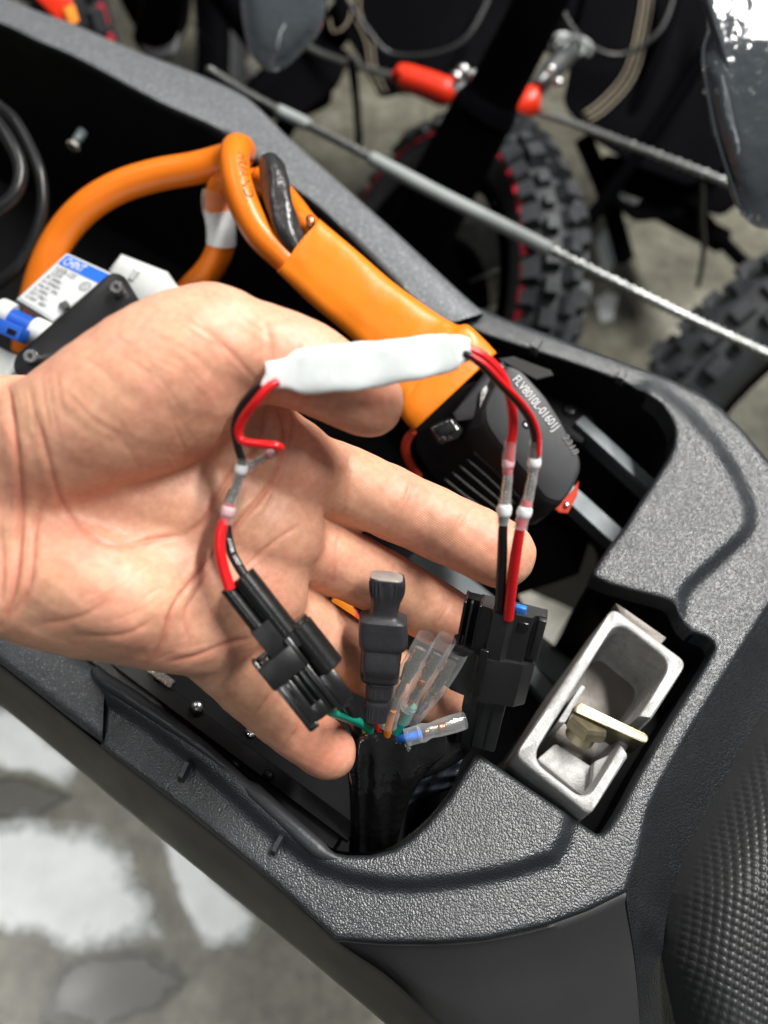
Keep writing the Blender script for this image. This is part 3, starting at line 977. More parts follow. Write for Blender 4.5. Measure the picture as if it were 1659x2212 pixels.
# ------------------------------------------------------------------ hand
def build_hand():
    def cs(u, v, d):
        return np.array([(u - 829.5) * K * d, -(v - 1106.0) * K * d, -d])
    # chains: (points (u, v, d, r in plan units), blend inside the chain)
    palm = [
        [(-260, 925, .262, 108), (0, 928, .262, 103), (200, 940, .268, 104), (420, 930, .276, 100), (600, 985, .284, 84), (648, 1022, .287, 78)],
        [(-260, 1010, .262, 118), (0, 1015, .262, 114), (250, 1060, .272, 108), (480, 1110, .281, 98), (615, 1160, .287, 86)],
        [(-260, 1120, .262, 118), (0, 1125, .262, 112), (250, 1190, .272, 105), (450, 1245, .281, 98), (575, 1285, .287, 88)],
        [(-260, 1235, .262, 116), (0, 1243, .262, 112), (150, 1285, .267, 112), (330, 1325, .274, 104), (470, 1365, .283, 88)],
        # thenar mound
        [(60, 985, .256, 112), (222, 895, .251, 138), (366, 797, .250, 134), (466, 740, .252, 112)],
        [(300, 900, .256, 120), (440, 830, .256, 112)],
        # hypothenar mound
        [(140, 1235, .256, 96), (300, 1300, .262, 100)],
        # web between thumb and index
        [(470, 830, .268, 80), (560, 905, .277, 66)],
    ]
    thumb = [[(466, 738, .252, 113), (560, 763, .252, 104), (640, 783, .254, 97), (718, 822, .256, 88), (796, 868, .259, 77)]]
    index = [[(625, 1000, .291, 80), (720, 1036, .298, 82), (800, 1068, .302, 79), (905, 1113, .306, 76), (1000, 1158, .309, 75), (1083, 1197, .311, 74)]]
    middle = [[(610, 1165, .294, 76), (695, 1196, .303, 76), (790, 1240, .312, 72), (895, 1298, .321, 69), (985, 1350, .329, 65), (1050, 1390, .334, 60)]]
    ring_ = [[(560, 1290, .295, 74), (625, 1335, .303, 78), (720, 1392, .313, 73), (830, 1450, .324, 66), (930, 1508, .334, 58), (962, 1526, .337, 54)]]
    pinky = [[(440, 1378, .288, 78), (505, 1440, .292, 76), (580, 1512, .297, 72), (650, 1575, .302, 66), (712, 1626, .306, 58)]]
    h = 0.00062
    allp = []
    for g in (palm, thumb, index, middle, ring_, pinky):
        for ch in g:
            for q in ch:
                c = cs(*q[:3]); r = q[3] * K * q[2]
                allp.append(np.concatenate([c - r, c + r]))
    allp = np.array(allp)
    lo = allp[:, :3].min(0) - 0.006
    hi = allp[:, 3:].max(0) + 0.006
    lo[0] = max(lo[0], cs(-190, 1000, .262)[0])
    n = np.ceil((hi - lo) / h).astype(int) + 1
    ax = [(lo[i] + np.arange(n[i]) * h).astype(np.float32) for i in range(3)]
    def cone(F, a, b, ra, rb, k):
        """smooth union of a round cone into the field F"""
        m = max(ra, rb) + 0.012
        mn = np.minimum(a, b) - m; mx = np.maximum(a, b) + m
        sl = []
        for i in range(3):
            i0 = max(0, int((mn[i] - lo[i]) / h)); i1 = min(n[i], int((mx[i] - lo[i]) / h) + 2)
            if i1 <= i0: return
            sl.append(slice(i0, i1))
        X = ax[0][sl[0]][:, None, None] - a[0]; Y = ax[1][sl[1]][None, :, None] - a[1]; Z = ax[2][sl[2]][None, None, :] - a[2]
        ba = b - a
        L2 = ba @ ba
        t = np.clip((X * ba[0] + Y * ba[1] + Z * ba[2]) / L2, 0, 1)
        d = np.sqrt((X - t * ba[0]) ** 2 + (Y - t * ba[1]) ** 2 + (Z - t * ba[2]) ** 2) - (ra + (rb - ra) * t)
        sub = F[sl[0], sl[1], sl[2]]
        hh = np.clip(0.5 + 0.5 * (sub - d) / k, 0, 1)
        F[sl[0], sl[1], sl[2]] = sub * (1 - hh) + d * hh - k * hh * (1 - hh)
    def chain(F, ch, k, res=3):
        D = catmull(ch, res)
        for p, q in zip(D[:-1], D[1:]):
            cone(F, cs(*p[:3]), cs(*q[:3]), p[3] * K * p[2], q[3] * K * q[2], k)
    def blank():
        return np.full(tuple(n), 0.05, np.float32)
    Fp = blank()
    for ch in palm:
        chain(Fp, ch, 0.007)
    def smin(A, B, k):
        hh = np.clip(0.5 + 0.5 * (A - B) / k, 0, 1)
        return A * (1 - hh) + B * hh - k * hh * (1 - hh)
    G = Fp
    for g, k in ((thumb, 0.004), (index, 0.0025), (middle, 0.0025), (ring_, 0.003), (pinky, 0.004)):
        Ff = blank()
        for ch in g:
            chain(Ff, ch, 0.0012, 4)
        G = smin(G, Ff, k)
    # close the cut at the wrist: the arm simply runs out of the picture
    F = G
    F[0, :, :] = 0.01
    # naive surface nets
    ins = F < 0
    c = np.zeros(tuple(n - 1), np.int8)
    for dx in (0, 1):
        for dy in (0, 1):
            for dz in (0, 1):
                c += ins[dx:n[0] - 1 + dx, dy:n[1] - 1 + dy, dz:n[2] - 1 + dz]
    act = (c > 0) & (c < 8)
    ids = np.full(act.shape, -1, np.int64)
    I = np.argwhere(act)
    ids[act] = np.arange(len(I))
    acc = np.zeros((len(I), 3)); cnt = np.zeros(len(I))
    corners = [(0, 0, 0), (1, 0, 0), (0, 1, 0), (1, 1, 0), (0, 0, 1), (1, 0, 1), (0, 1, 1), (1, 1, 1)]
    vals = [F[I[:, 0] + a, I[:, 1] + b, I[:, 2] + cc] for a, b, cc in corners]
    for i in range(8):
        for j in range(i + 1, 8):
            di = np.array(corners[j]) - np.array(corners[i])
            if np.abs(di).sum() != 1: continue
            a, b = vals[i], vals[j]
            m = (a < 0) != (b < 0)
            t = np.where(m, a / np.where(a - b == 0, 1, a - b), 0)
            acc += np.where(m[:, None], np.array(corners[i]) + t[:, None] * di, 0)
            cnt += m
    V = lo + (I + acc / cnt[:, None]) * h
    quads = []
    for axn in range(3):
        o1, o2 = [i for i in range(3) if i != axn]
        sl0 = [slice(None)] * 3; sl1 = [slice(None)] * 3
        sl0[axn] = slice(0, -1); sl1[axn] = slice(1, None)
        A = ins[tuple(sl0)]; B = ins[tuple(sl1)]
        X = np.argwhere(A != B)
        X = X[(X[:, o1] > 0) & (X[:, o2] > 0) & (X[:, o1] < n[o1] - 1) & (X[:, o2] < n[o2] - 1)]
        def cell(d1, d2):
            Y = X.copy(); Y[:, o1] += d1; Y[:, o2] += d2
            return ids[Y[:, 0], Y[:, 1], Y[:, 2]]
        q = np.stack([cell(-1, -1), cell(0, -1), cell(0, 0), cell(-1, 0)], 1)
        flip = A[X[:, 0], X[:, 1], X[:, 2]]
        if axn == 1: flip = ~flip
        q[~flip] = q[~flip][:, ::-1]
        quads.append(q)
    Q = np.concatenate(quads)
    Q = Q[(Q >= 0).all(1)]
    E = np.concatenate([Q[:, [0, 1]], Q[:, [1, 2]], Q[:, [2, 3]], Q[:, [3, 0]]])
    deg = np.bincount(E.ravel(), minlength=len(V)).astype(float)
    def relax(W, it, f):
        for _ in range(it):
            s = np.zeros_like(W)
            for axn in range(3):
                s[:, axn] = np.bincount(E[:, 0], W[E[:, 1], axn], len(W)) + np.bincount(E[:, 1], W[E[:, 0], axn], len(W))
            W = W + f * (s / np.maximum(deg, 1)[:, None] - W)
        return W
    V = relax(V, 8, 0.5)
    def normals(W):
        nn = np.cross(W[Q[:, 2]] - W[Q[:, 0]], W[Q[:, 3]] - W[Q[:, 1]])
        N = np.zeros_like(W)
        for k in range(4):
            for axn in range(3):
                N[:, axn] += np.bincount(Q[:, k], nn[:, axn], len(W))
        return N / (np.linalg.norm(N, axis=1)[:, None] + 1e-12)
    N = normals(V)
    # make sure the normals point outward
    ctr = cs(350, 1050, .27)
    far = np.argmax(V[:, 2])
    if N[far, 2] < 0:
        Q = Q[:, ::-1]; N = -N
    d = -V[:, 2]
    uv = np.stack([829.5 + V[:, 0] / (K * d), 1106.0 - V[:, 1] / (K * d)], 1)
    front = smooth01((N[:, 2] + 0.1) / 0.35)
    red = np.zeros(len(V)); disp = np.zeros(len(V))
    mm = 1e-3
    # (polyline, depth mm, width mm, raised shoulder)
    crease = [
        ([(15, 830), (31, 939), (44, 1033), (47, 1096), (41, 1189), (28, 1283), (5, 1350)], 1.5, 1.7),
        ([(98, 1070), (76, 1142), (69, 1221), (53, 1289), (15, 1342)], 1.0, 1.7),
        ([(0, 1130), (5, 1230), (3, 1320)], 0.8, 1.5),
        ([(78, 900), (103, 986), (122, 1058), (150, 1114), (187, 1155), (225, 1174), (275, 1177), (330, 1166), (400, 1155)], 0.9, 1.4),
        ([(400, 1158), (440, 1125), (470, 1075), (500, 1025), (540, 985), (568, 935), (572, 868)], 1.1, 1.6),
        ([(588, 868), (612, 915), (612, 975), (590, 1034), (555, 1083), (509, 1136), (456, 1206), (398, 1276), (370, 1320), (352, 1385), (325, 1436)], 1.2, 1.5),
        ([(655, 1132), (608, 1159), (549, 1206), (520, 1240)], 0.6, 1.3),
        ([(600, 870), (630, 905), (622, 985), (600, 1045), (570, 1110)], 0.7, 1.2),
        ([(365, 1432), (427, 1416), (494, 1389), (545, 1380)], 1.0, 1.6),
        ([(540, 1095), (500, 1160), (430, 1270), (400, 1330), (410, 1400)], 0.6, 1.5),
        ([(575, 900), (585, 960), (560, 1020)], 0.6, 1.2),
        ([(80, 1350), (180, 1330), (250, 1280)], 0.5, 2.0),
        ([(150, 1375), (260, 1372), (330, 1340)], 0.6, 1.8),
        ([(128, 830), (200, 905), (270, 945)], 0.25, 1.2),
        ([(60, 820), (70, 880), (76, 950)], 0.35, 1.0), ([(90, 810), (95, 860), (110, 930)], 0.35, 1.0), ([(120, 790), (128, 850), (138, 900)], 0.3, 1.0),
        # thumb
        ([(395, 690), (450, 720), (510, 775), (560, 830)], 0.35, 1.3), ([(330, 720), (420, 770), (480, 830)], 0.25, 1.3), ([(480, 650), (540, 700), (600, 740)], 0.2, 1.3),
        ([(570, 690), (585, 750), (575, 830)], 0.5, 1.8), ([(640, 720), (650, 800), (640, 870)], 0.45, 1.6),
        ([(663, 850), (652, 872), (655, 900)], 1.0, 1.6),
        # index
        ([(904, 1018), (890, 1060), (874, 1112)], 0.50, 1.3), ([(896, 1016), (880, 1060), (862, 1110)], 0.35, 1.3),
        ([(1017, 1098), (998, 1135), (975, 1180)], 0.55, 1.2), ([(1008, 1095), (988, 1130), (968, 1172)], 0.25, 1.2),
        ([(762, 955), (750, 1030), (738, 1125)], 0.45, 1.6),
        # middle
        ([(860, 1205), (845, 1250), (828, 1320)], 0.45, 1.5), ([(974, 1300), (955, 1330), (935, 1362)], 0.55, 1.2), ([(964, 1296), (945, 1325), (926, 1356)], 0.35, 1.2),
        ([(735, 1140), (725, 1200), (712, 1275)], 0.4, 1.5),
        # ring and little finger
        ([(700, 1330), (690, 1380), (665, 1430)], 0.5, 1.5), ([(600, 1480), (570, 1520), (540, 1560)], 0.5, 1.5), ([(660, 1530), (640, 1580), (610, 1620)], 0.5, 1.4),
    ]
    # fine skin lines: zones of short strokes with a common direction (u, v, spread u, spread v, direction, length, count)
    rg = np.random.RandomState(5)
    for (u, v, su, sv, ang, ln, cn) in ((85, 900, 55, 70, 82, 90, 14), (40, 1100, 40, 170, 95, 130, 8), (300, 790, 120, 60, 38, 120, 12), (460, 760, 60, 60, 45, 90, 10), (330, 960, 110, 90, 60, 90, 10),
                                        (590, 960, 30, 60, 100, 110, 9), (520, 1060, 60, 60, 125, 120, 10), (560, 1230, 60, 60, 140, 110, 10), (300, 1300, 120, 60, 150, 110, 10), (180, 1140, 60, 50, 20, 70, 8),
                                        (885, 1065, 14, 20, 105, 70, 5), (745, 1040, 14, 20, 97, 90, 4), (992, 1138, 12, 16, 112, 60, 4), (850, 1260, 14, 20, 105, 70, 4), (950, 1330, 12, 16, 120, 50, 4),
                                        (620, 770, 40, 40, 95, 90, 8), (700, 860, 30, 30, 110, 60, 5), (420, 1400, 60, 20, 165, 90, 5), (680, 1390, 20, 20, 110, 80, 4)):
        for _ in range(cn):
            c0 = np.array((u + rg.randn() * su * 0.6, v + rg.randn() * sv * 0.6))
            a0 = math.radians(ang + rg.randn() * 9); bend = rg.randn() * 0.18
            L0 = ln * (0.5 + rg.rand() * 0.8)
            crease.append(([tuple(c0 + L0 * (t - 0.5) * np.array((math.cos(a0 + bend * (t - 0.5)), math.sin(a0 + bend * (t - 0.5))))) for t in (0, 0.25, 0.5, 0.75, 1.0)], 0.09 + 0.13 * rg.rand(), 0.70))
    for line, dep, wid in crease:
        dep *= 0.70; wid *= 0.95
        L = [tuple(p) for p in catmull(line, 5)]
        x0 = min(p[0] for p in L) - 40; x1 = max(p[0] for p in L) + 40; y0 = min(p[1] for p in L) - 40; y1 = max(p[1] for p in L) + 40
        idx = np.where((uv[:, 0] > x0) & (uv[:, 0] < x1) & (uv[:, 1] > y0) & (uv[:, 1] < y1) & (front > 0.01))[0]
        if len(idx) == 0: continue
        dist = seg_dist(uv[idx], L, False) * K * d[idx] / mm
        # ends fade
        e = np.minimum(np.linalg.norm(uv[idx] - np.array(L[0]), axis=1), np.linalg.norm(uv[idx] - np.array(L[-1]), axis=1))
        fade = smooth01(e / 40.0) * 0.8 + 0.2
        g = 0.6 * np.exp(-(dist / (wid * 0.50)) ** 2) + 0.4 * np.exp(-dist / (wid * 0.30))
        sh = np.exp(-((dist - wid * 1.5) / (wid * 0.9)) ** 2)
        disp[idx] += (-dep * g + 0.22 * dep * sh) * fade * front[idx]
        red[idx] = np.maximum(red[idx], (0.62 * min(1, dep) * np.exp(-(dist / (wid * 0.9)) ** 2)) * fade * front[idx])
    # soft uneven flesh
    def wob(p, f, s):
        return np.sin(p[:, 0] * f + s) * np.sin(p[:, 1] * f * 1.13 + s * 2.1) * np.sin(p[:, 2] * f * 0.9 + s * 0.7)
    disp += 0.30 * wob(V, 260, 0.4) + 0.14 * wob(V, 520, 1.9) + 0.04 * wob(V, 1100, 3.1)
    # colour: fingertips, pads and the heel of the hand are pinker
    for (u, v, r, a) in ((1080, 1195, 75, .42), (800, 880, 90, .36), (1030, 1380, 70, .35), (705, 1625, 90, .55), (640, 1560, 70, .2), (470, 720, 90, .12), (200, 1180, 120, .22), (420, 960, 110, .24), (350, 860, 110, .16),
                         (640, 1050, 80, .14), (560, 1250, 100, .16), (330, 1390, 80, .14), (600, 1340, 80, .25), (885, 1065, 45, .28), (990, 1135, 40, .2), (690, 1200, 50, .22), (720, 1000, 60, .14), (480, 780, 60, .18), (860, 1290, 60, .15), (150, 1150, 80, .18)):
        q = np.exp(-(((uv[:, 0] - u) ** 2 + (uv[:, 1] - v) ** 2) / (r * r)))
        red = np.maximum(red, 0) + a * q * (1 - red)
    red += 0.10 * wob(V, 330, 2.2) + 0.06 * wob(V, 800, 0.3)
    V = V + N * (disp * mm)[:, None]
    V = relax(V, 1, 0.35)
    Wd = V @ RX.T + np.array([0, 0, CAMZ])
    base = np.array(P(300, 1150, 0.29))
    me = bpy.data.meshes.new('hand')
    me.from_pydata((Wd - base).tolist(), [], Q.tolist())
    me.update()
    me.polygons.foreach_set('use_smooth', [True] * len(me.polygons))
    at = me.attributes.new('redness', 'FLOAT', 'POINT')
    at.data.foreach_set('value', np.clip(red, 0, 0.9).astype(np.float32))
    me.materials.append(M['skin'])
    o = bpy.data.objects.new('hand', me)
    COL.objects.link(o)
    o.location = base
    tag(o, 'open hand, palm up, holding wires and plugs over the compartment', 'hand')
    return o
hand = build_hand()

# ------------------------------------------------------------------ lead with the white inline module
lead = thing('inline_module_lead', 'white heat shrink module with red and black leads looping over the hand', 'wiring', P(800, 800, 0.25))
# white sleeve: flattened tube, lumpy where the board sits inside
WS = [(575, 811, .236, 27, 24), (581, 811, .236, 30, 27), (620, 807, .236, 33, 29), (650, 804, .236, 48, 30), (700, 799, .236, 51, 30), (760, 793, .236, 51, 31), (820, 786, .237, 49, 31), (880, 777, .237, 47, 31), (940, 767, .238, 43, 30), (970, 762, .238, 40, 28), (986, 757, .238, 33, 27), (1005, 755, .239, 28, 24), (1016, 754, .239, 24, 20)]
D = catmull(WS, 5)
rings = []
n = 40
for i, q in enumerate(D):
    c = P(q[0], q[1], q[2])
    a = P(*D[max(i - 1, 0)][:3]); b = P(*D[min(i + 1, len(D) - 1)][:3])
    x = (b - a).normalized()
    z = ((CAM - c).normalized()); z = (z - x * z.dot(x)).normalized()
    y = z.cross(x)
    s = K * q[2]
    ring = []
    for j in range(n):
        t = 2 * math.pi * j / n
        e = 0.48
        cy = math.copysign(abs(math.cos(t)) ** e, math.cos(t)); sz = math.copysign(abs(math.sin(t)) ** e, math.sin(t))
        w = 1.0 + 0.03 * math.sin(q[0] * 0.09 + 3 * t) + 0.05 * math.sin(q[0] * 0.041 - 2 * t + 1) + 0.012 * math.sin(q[0] * 0.21 + 5 * t)
        ring.append(c + y * (cy * q[3] * s * (1 + (w - 1) * 0.5)) + z * (sz * q[4] * 0.62 * s * w))
    rings.append(ring)
V, F = loft(rings)
fix_normals(make('white_sleeve', V, F, M['white'], lead, smooth=True, sharp=60))

def wire(name, path, matl, parent, n=12, res=7):
    V, F = tube(path, n, res)
    return make(name, V, F, matl, parent, smooth=True, sharp=60)
# left pair
wire('black_wire', [(600, 812, .236, 9), (575, 826, .236, 9.5), (545, 850, .238, 9.5), (518, 885, .241, 9.5), (508, 925, .244, 9.5), (514, 965, .247, 9), (525, 1005, .249, 9), (522, 1030, .250, 8)], M['blackwire'], lead)
wire('red_wire', [(600, 824, .234, 9), (578, 838, .233, 10), (553, 868, .234, 10), (528, 900, .237, 10), (516, 925, .239, 10), (517, 944, .240, 9.5), (530, 955, .240, 9.5), (565, 960, .239, 9.5), (596, 963, .239, 9.5), (606, 968, .241, 9), (598, 977, .245, 9), (580, 984, .247, 8)], M['redwire'], lead)

def splice(name, path, r, bands, parent, core, n=16):
    """solder splice: a clear sleeve, the tinned joint and wire ends inside it, and melted rings"""
    L = catmull(path, 6)
    def at(t):
        f = t * (len(L) - 1); i = min(int(f), len(L) - 2); k = f - i
        return L[i] * (1 - k) + L[i + 1] * k
    pts = [tuple(at(t)) + (r * (1.0 + w),) for t, w in ((0, 0.12), (0.03, 0.05), (0.10, 0.0), (0.2, 0.05), (0.3, -0.08), (0.4, -0.18), (0.5, -0.14), (0.6, -0.2), (0.7, -0.1), (0.8, 0.06), (0.88, 0.05), (0.96, 0.0), (1.0, 0.10))]
    V, F = tube(pts, n, 4, caps=False, mod=lambda t, a: 1 + 0.035 * math.sin(17 * t + 2 * a) + 0.03 * math.sin(41 * t - a))
    sl = make(name, V, F, M['milky'], parent, smooth=True)
    for nm, t0, t1, rr, mt in core:
        V, F = tube([tuple(at(t0 + (t1 - t0) * k / 4)) + (r * rr * (0.94 if k in (0, 4) else 1.0),) for k in range(5)], 12, 3, mod=lambda t, a: 1 + 0.05 * math.sin(9 * t + 2 * a))
        make(nm, V, F, M[mt], sl, smooth=True, sharp=60)
    for t, w, rr, mt in bands:
        V, F = tube([tuple(at(t - w)) + (r * rr * 0.72,), tuple(at(t - w * 0.7)) + (r * rr * 0.93,), tuple(at(t)) + (r * rr,), tuple(at(t + w * 0.7)) + (r * rr * 0.93,), tuple(at(t + w)) + (r * rr * 0.72,)], 18, 3)
        make('melted_ring', V, F, M[mt], sl, smooth=True)
    return sl

splice('solder_sleeve', [(604, 966, .243), (578, 984, .245), (548, 1003, .248), (534, 1016, .250)], 11.5,
       [(0.22, 0.07, 1.02, 'pinkring')], lead, [('wire_end', 0.02, 0.36, 0.7, 'pinkwire'), ('joint', 0.36, 0.95, 0.62, 'tin')])
splice('solder_sleeve', [(524, 992, .246), (519, 1020, .247), (508, 1058, .249), (496, 1092, .250), (486, 1130, .251)], 14.5,
       [(0.20, 0.07, 1.06, 'ring'), (0.82, 0.065, 1.14, 'pinkring')], lead,
       [('wire_end', 0.0, 0.2, 0.62, 'greywire'), ('joint', 0.24, 0.72, 0.66, 'tin'), ('wire_end', 0.72, 1.0, 0.80, 'pinkwire')])
lw_black = wire('black_wire', [(503, 1058, .256, 9), (490, 1100, .256, 10.5), (490, 1150, .256, 11), (500, 1192, .256, 11), (515, 1222, .256, 11), (534, 1252, .256, 11)], M['blackwire'], lead)
wire('red_wire', [(486, 1122, .2505, 11), (477, 1150, .250, 12.5), (475, 1185, .250, 12.5), (482, 1225, .251, 12.5), (497, 1272, .252, 12.5)], M['redwire'], lead)
# right pair
wire('red_wire', [(1000, 752, .239, 9), (1018, 757, .239, 10), (1048, 772, .240, 10.5), (1078, 802, .242, 10.5), (1097, 842, .246, 10.5), (1107, 890, .250, 10.5), (1108, 930, .253, 10.5), (1103, 965, .255, 10), (1100, 1010, .257, 9.5)], M['redwire'], lead)
wire('black_wire', [(1000, 764, .237, 8), (1018, 770, .237, 9), (1050, 796, .238, 10), (1085, 833, .240, 10), (1120, 870, .244, 10), (1145, 905, .249, 10), (1156, 940, .252, 10), (1157, 965, .254, 9.5), (1155, 985, .255, 9)], M['blackwire'], lead)
wire('red_wire_edge', [(1018, 767, .2355, 4), (1052, 790, .2362, 5), (1088, 828, .2382, 5.5), (1125, 866, .2422, 5.5), (1151, 903, .2475, 5.5), (1163, 940, .2510, 5.5), (1164, 985, .2535, 5)], M['redwire'], lead)
splice('solder_sleeve', [(1103, 953, .255), (1098, 1000, .257), (1096, 1040, .259), (1091, 1085, .261), (1087, 1133, .263)], 13.5,
       [(0.26, 0.055, 1.0, 'pinkring'), (0.83, 0.06, 1.22, 'ring')], lead,
       [('wire_end', 0.05, 0.40, 0.80, 'pinkwire'), ('joint', 0.40, 0.78, 0.70, 'tin'), ('wire_end', 0.78, 1.0, 0.82, 'greywire')])
splice('solder_sleeve', [(1157, 953, .254), (1154, 1000, .256), (1147, 1045, .258), (1137, 1090, .260), (1123, 1143, .262)], 14.0,
       [(0.25, 0.055, 1.1, 'ring'), (0.82, 0.05, 1.20, 'ring')], lead,
       [('wire_end', 0.0, 0.30, 0.74, 'greywire'), ('joint', 0.36, 0.70, 0.70, 'tin'), ('wire_end', 0.70, 1.0, 0.86, 'pinkwire')])
wire('black_wire', [(1088, 1118, .263, 9), (1086, 1150, .265, 10.5), (1085, 1200, .270, 11), (1082, 1260, .277, 11), (1078, 1330, .287, 11)], M['blackwire'], lead)
wire('red_wire', [(1126, 1125, .262, 10), (1122, 1150, .263, 11.5), (1114, 1200, .268, 12), (1106, 1260, .275, 12), (1098, 1335, .285, 12)], M['redwire'], lead)

# lettering wrapped on a tube
def text_on_tube(path, s, size, start, ang, parent, matl, res=8, first=0, name='lettering'):
    """lettering along a tube: start is measured from control point number first"""
    D = catmull(path, res)
    C = [P(*p[:3]) for p in D]; rad = [p[3] * K * p[2] for p in D]
    T, _, _ = frames(C)
    N = []
    for c, t in zip(C, T):
        w = (CAM - c).normalized()
        N.append((w - t * w.dot(t)).normalized())
    B = [T[i].cross(N[i]) for i in range(len(C))]
    cum = [0.0]
    for i in range(1, len(C)):
        cum.append(cum[-1] + (C[i] - C[i - 1]).length)
    V, F = text_mesh(s, size)
    W = []
    for v in V:
        L = cum[first * res] + start + v.x
        i = max(0, min(len(C) - 2, int(np.searchsorted(cum, L)) - 1))
        t = (L - cum[i]) / (cum[i + 1] - cum[i])
        c = C[i].lerp(C[i + 1], t); nn = N[i].lerp(N[i + 1], t).normalized(); bb = B[i].lerp(B[i + 1], t).normalized()
        r = rad[i] * (1 - t) + rad[i + 1] * t + 0.00014
        a = ang - v.y / r
        W.append(c + nn * (math.cos(a) * r) + bb * (math.sin(a) * r))
    return make(name, W, F, matl, parent, smooth=False)
text_on_tube([(503, 1058, .256, 9), (490, 1100, .256, 10.5), (490, 1150, .256, 11), (500, 1192, .256, 11), (515, 1222, .256, 11), (534, 1252, .256, 11)], 'AWM  1007', 0.0019, 0.002, 0.10, lw_black, M['inkwhite'], res=7, first=2)

# ------------------------------------------------------------------ left plug
plugA = thing('inline_plug', 'glossy black two pole plug lying on the palm, red and black wires entering it', 'plug', P(620, 1420, 0.27))
fr = Frame((515, 1250, .254), (515 + 62, 1250 + 79, .2555))
def part(name, vf, matl, parent, sharp=40):
    return fix_normals(make(name, vf[0], vf[1], matl, parent, smooth=True, sharp=sharp))
# y in the frame grows toward the left/down, so the plan's "Y" is negated
def yb(a, b): return (-b, -a)
BP = M['blackplug']
t1 = part('wire_tube', fcyl(fr, 0, 150, -31.0, -6, 16.5, n=28, bev=1.5), BP, plugA)
part('wire_tube', fcyl(fr, 0, 160, 12.0, -2, 27, n=32, bev=1.5), BP, plugA)
part('web', fbox(fr, 6, 150, -30.0, 10.0, -24, -6, 2), BP, plugA)
part('bore', fcyl(fr, -0.6, 4, -31.0, -6, 12.8, n=24, bev=0.3), M['blackwire'], plugA)
part('bore', fcyl(fr, -0.6, 4, 12.0, -2, 14, n=24, bev=0.3), M['blackwire'], plugA)
part('core', fbox(fr, 176, 350, -74, 36, -40, -12, 3), M['blackmatte'], plugA)
lb = part('latch_block', fbox(fr, 107, 196, -50.0, 20.0, -30, 20, 2.0), M['blackmatte'], plugA)
part('latch_ledge', fbox(fr, 170, 186, -74.0, -55.0, -22, 16, 1.5), BP, plugA)
part('latch_ledge', fbox(fr, 168, 186, -83.0, -78.0, -26, 22, 1.0), BP, plugA)
# shroud: an open frame so that its mouth shows depth
sh = part('shroud', fbox(fr, 178, 238, -86.0, -2.0, 18, 30, 3), M['blackmatte'], plugA)
part('shroud_side', fbox(fr, 160, 236, -88.0, -78.0, -34, 24, 3), BP, plugA)
part('shroud_side', fbox(fr, 163, 238, -6.0, 8.0, -34, 28, 3), BP, plugA)
part('shroud_back', fbox(fr, 165, 238, -84.0, -0.0, -38, -28, 2), BP, plugA)
part('barrel', fcyl(fr, 160, 281, 39.0, -6, 32.5, n=36, bev=3.5), M['blackplug'], plugA)
part('barrel_lip', fcyl(fr, 150, 163, 39.0, -6, 29, n=36, bev=2), BP, plugA)
# tail: a solid moulding with one recessed window
part('tail_wall', fbox(fr, 236, 357, -82, -70, -30, 20, 2), BP, plugA)
part('tail_wall', fbox(fr, 236, 361, -8, 4, -30, 22, 2), BP, plugA)
part('tail_floor', fbox(fr, 232, 352, -74, -2, -34, -8, 1.5), M['blackmatte'], plugA)
part('tail_plate', fbox(fr, 236, 352, -71, -46, -12, 12, 2), M['blackplug'], plugA)
part('tail_plate', fbox(fr, 236, 352, -22, -6, -12, 13, 2), M['blackplug'], plugA)
part('tail_bridge', fbox(fr, 316, 353, -48, -20, -12, 12.5, 2), M['blackplug'], plugA)
part('tail_pin', fbox(fr, 244, 276, -62, -56, 10, 16, 1.5), BP, plugA)
part('window_rib', fbox(fr, 238, 318, -37, -31, -10, 5, 1.2), BP, plugA)
part('tail_foot', fbox(fr, 346, 360, -80.0, -56.0, -28, 20, 4), BP, plugA)
part('tail_block', fbox(fr, 276, 358, 3.0, 42.0, -28, 12, 5), M['blackplug'], plugA)
part('tail_rim', fbox(fr, 352, 366, -0.0, 36.0, -22, 6, 3), M['blackmatte'], plugA)

# ------------------------------------------------------------------ right plug
plugB = thing('inline_plug', 'large matte black plug standing upright in front of the middle fingertip', 'plug', P(1060, 1540, 0.33))
fr = Frame((1092, 1315, .287), (1092 - 22, 1315 + 97.5, .2985))
fr.kx = 1.24
BM = M['plugbody']
# faceted upper body
def fac(x0, x1, prof, bev=0):
    return loft([[fr.pt(x, y, z) for y, z in prof] for x in (x0, x1)])
PB_UP = [(90, -30), (90, -4), (60, 14), (34, 18), (2, 34), (-30, 34), (-36, 22), (-62, 16), (-90, 8), (-90, -30)]
PB_UP = [(-y, z) for y, z in PB_UP]       # frame y points to the left of the sheet
def facet_body(name, x0, x1, prof, matl, inset=2.0):
    c = (sum(p[0] for p in prof) / len(prof), sum(p[1] for p in prof) / len(prof))
    def ins(k): return [(p[0] + (c[0] - p[0]) * k, p[1] + (c[1] - p[1]) * k) for p in prof]
    rr = []
    for x, k in ((x0, 0.03), (x0 + inset, 0.0), (x1 - inset, 0.0), (x1, 0.03)):
        rr.append([fr.pt(x, y, z) for y, z in [(-yy_, zz_) for yy_, zz_ in ins(k)]])
    return part(name, loft(rr), matl, plugB, 25)
up = [(52, 8), (52, -34), (-90, -34), (-90, -4), (-66, -2), (-60, 10), (-24, 12), (-12, 26), (22, 26), (28, 12)]
facet_body('upper_body', 0, 112, up, BM)
part('slot_wall', fbox(fr, 0, 118, -90.0, -84.0, -34, 10, 1.5), BP, plugB)
part('slot_wall', fbox(fr, 0, 112, -56.0, -50.0, -34, 12, 1.5), BP, plugB)
part('slot_floor', fbox(fr, 2, 112, -88.0, -52.0, -34, -9, 1.0), M['inner'], plugB)
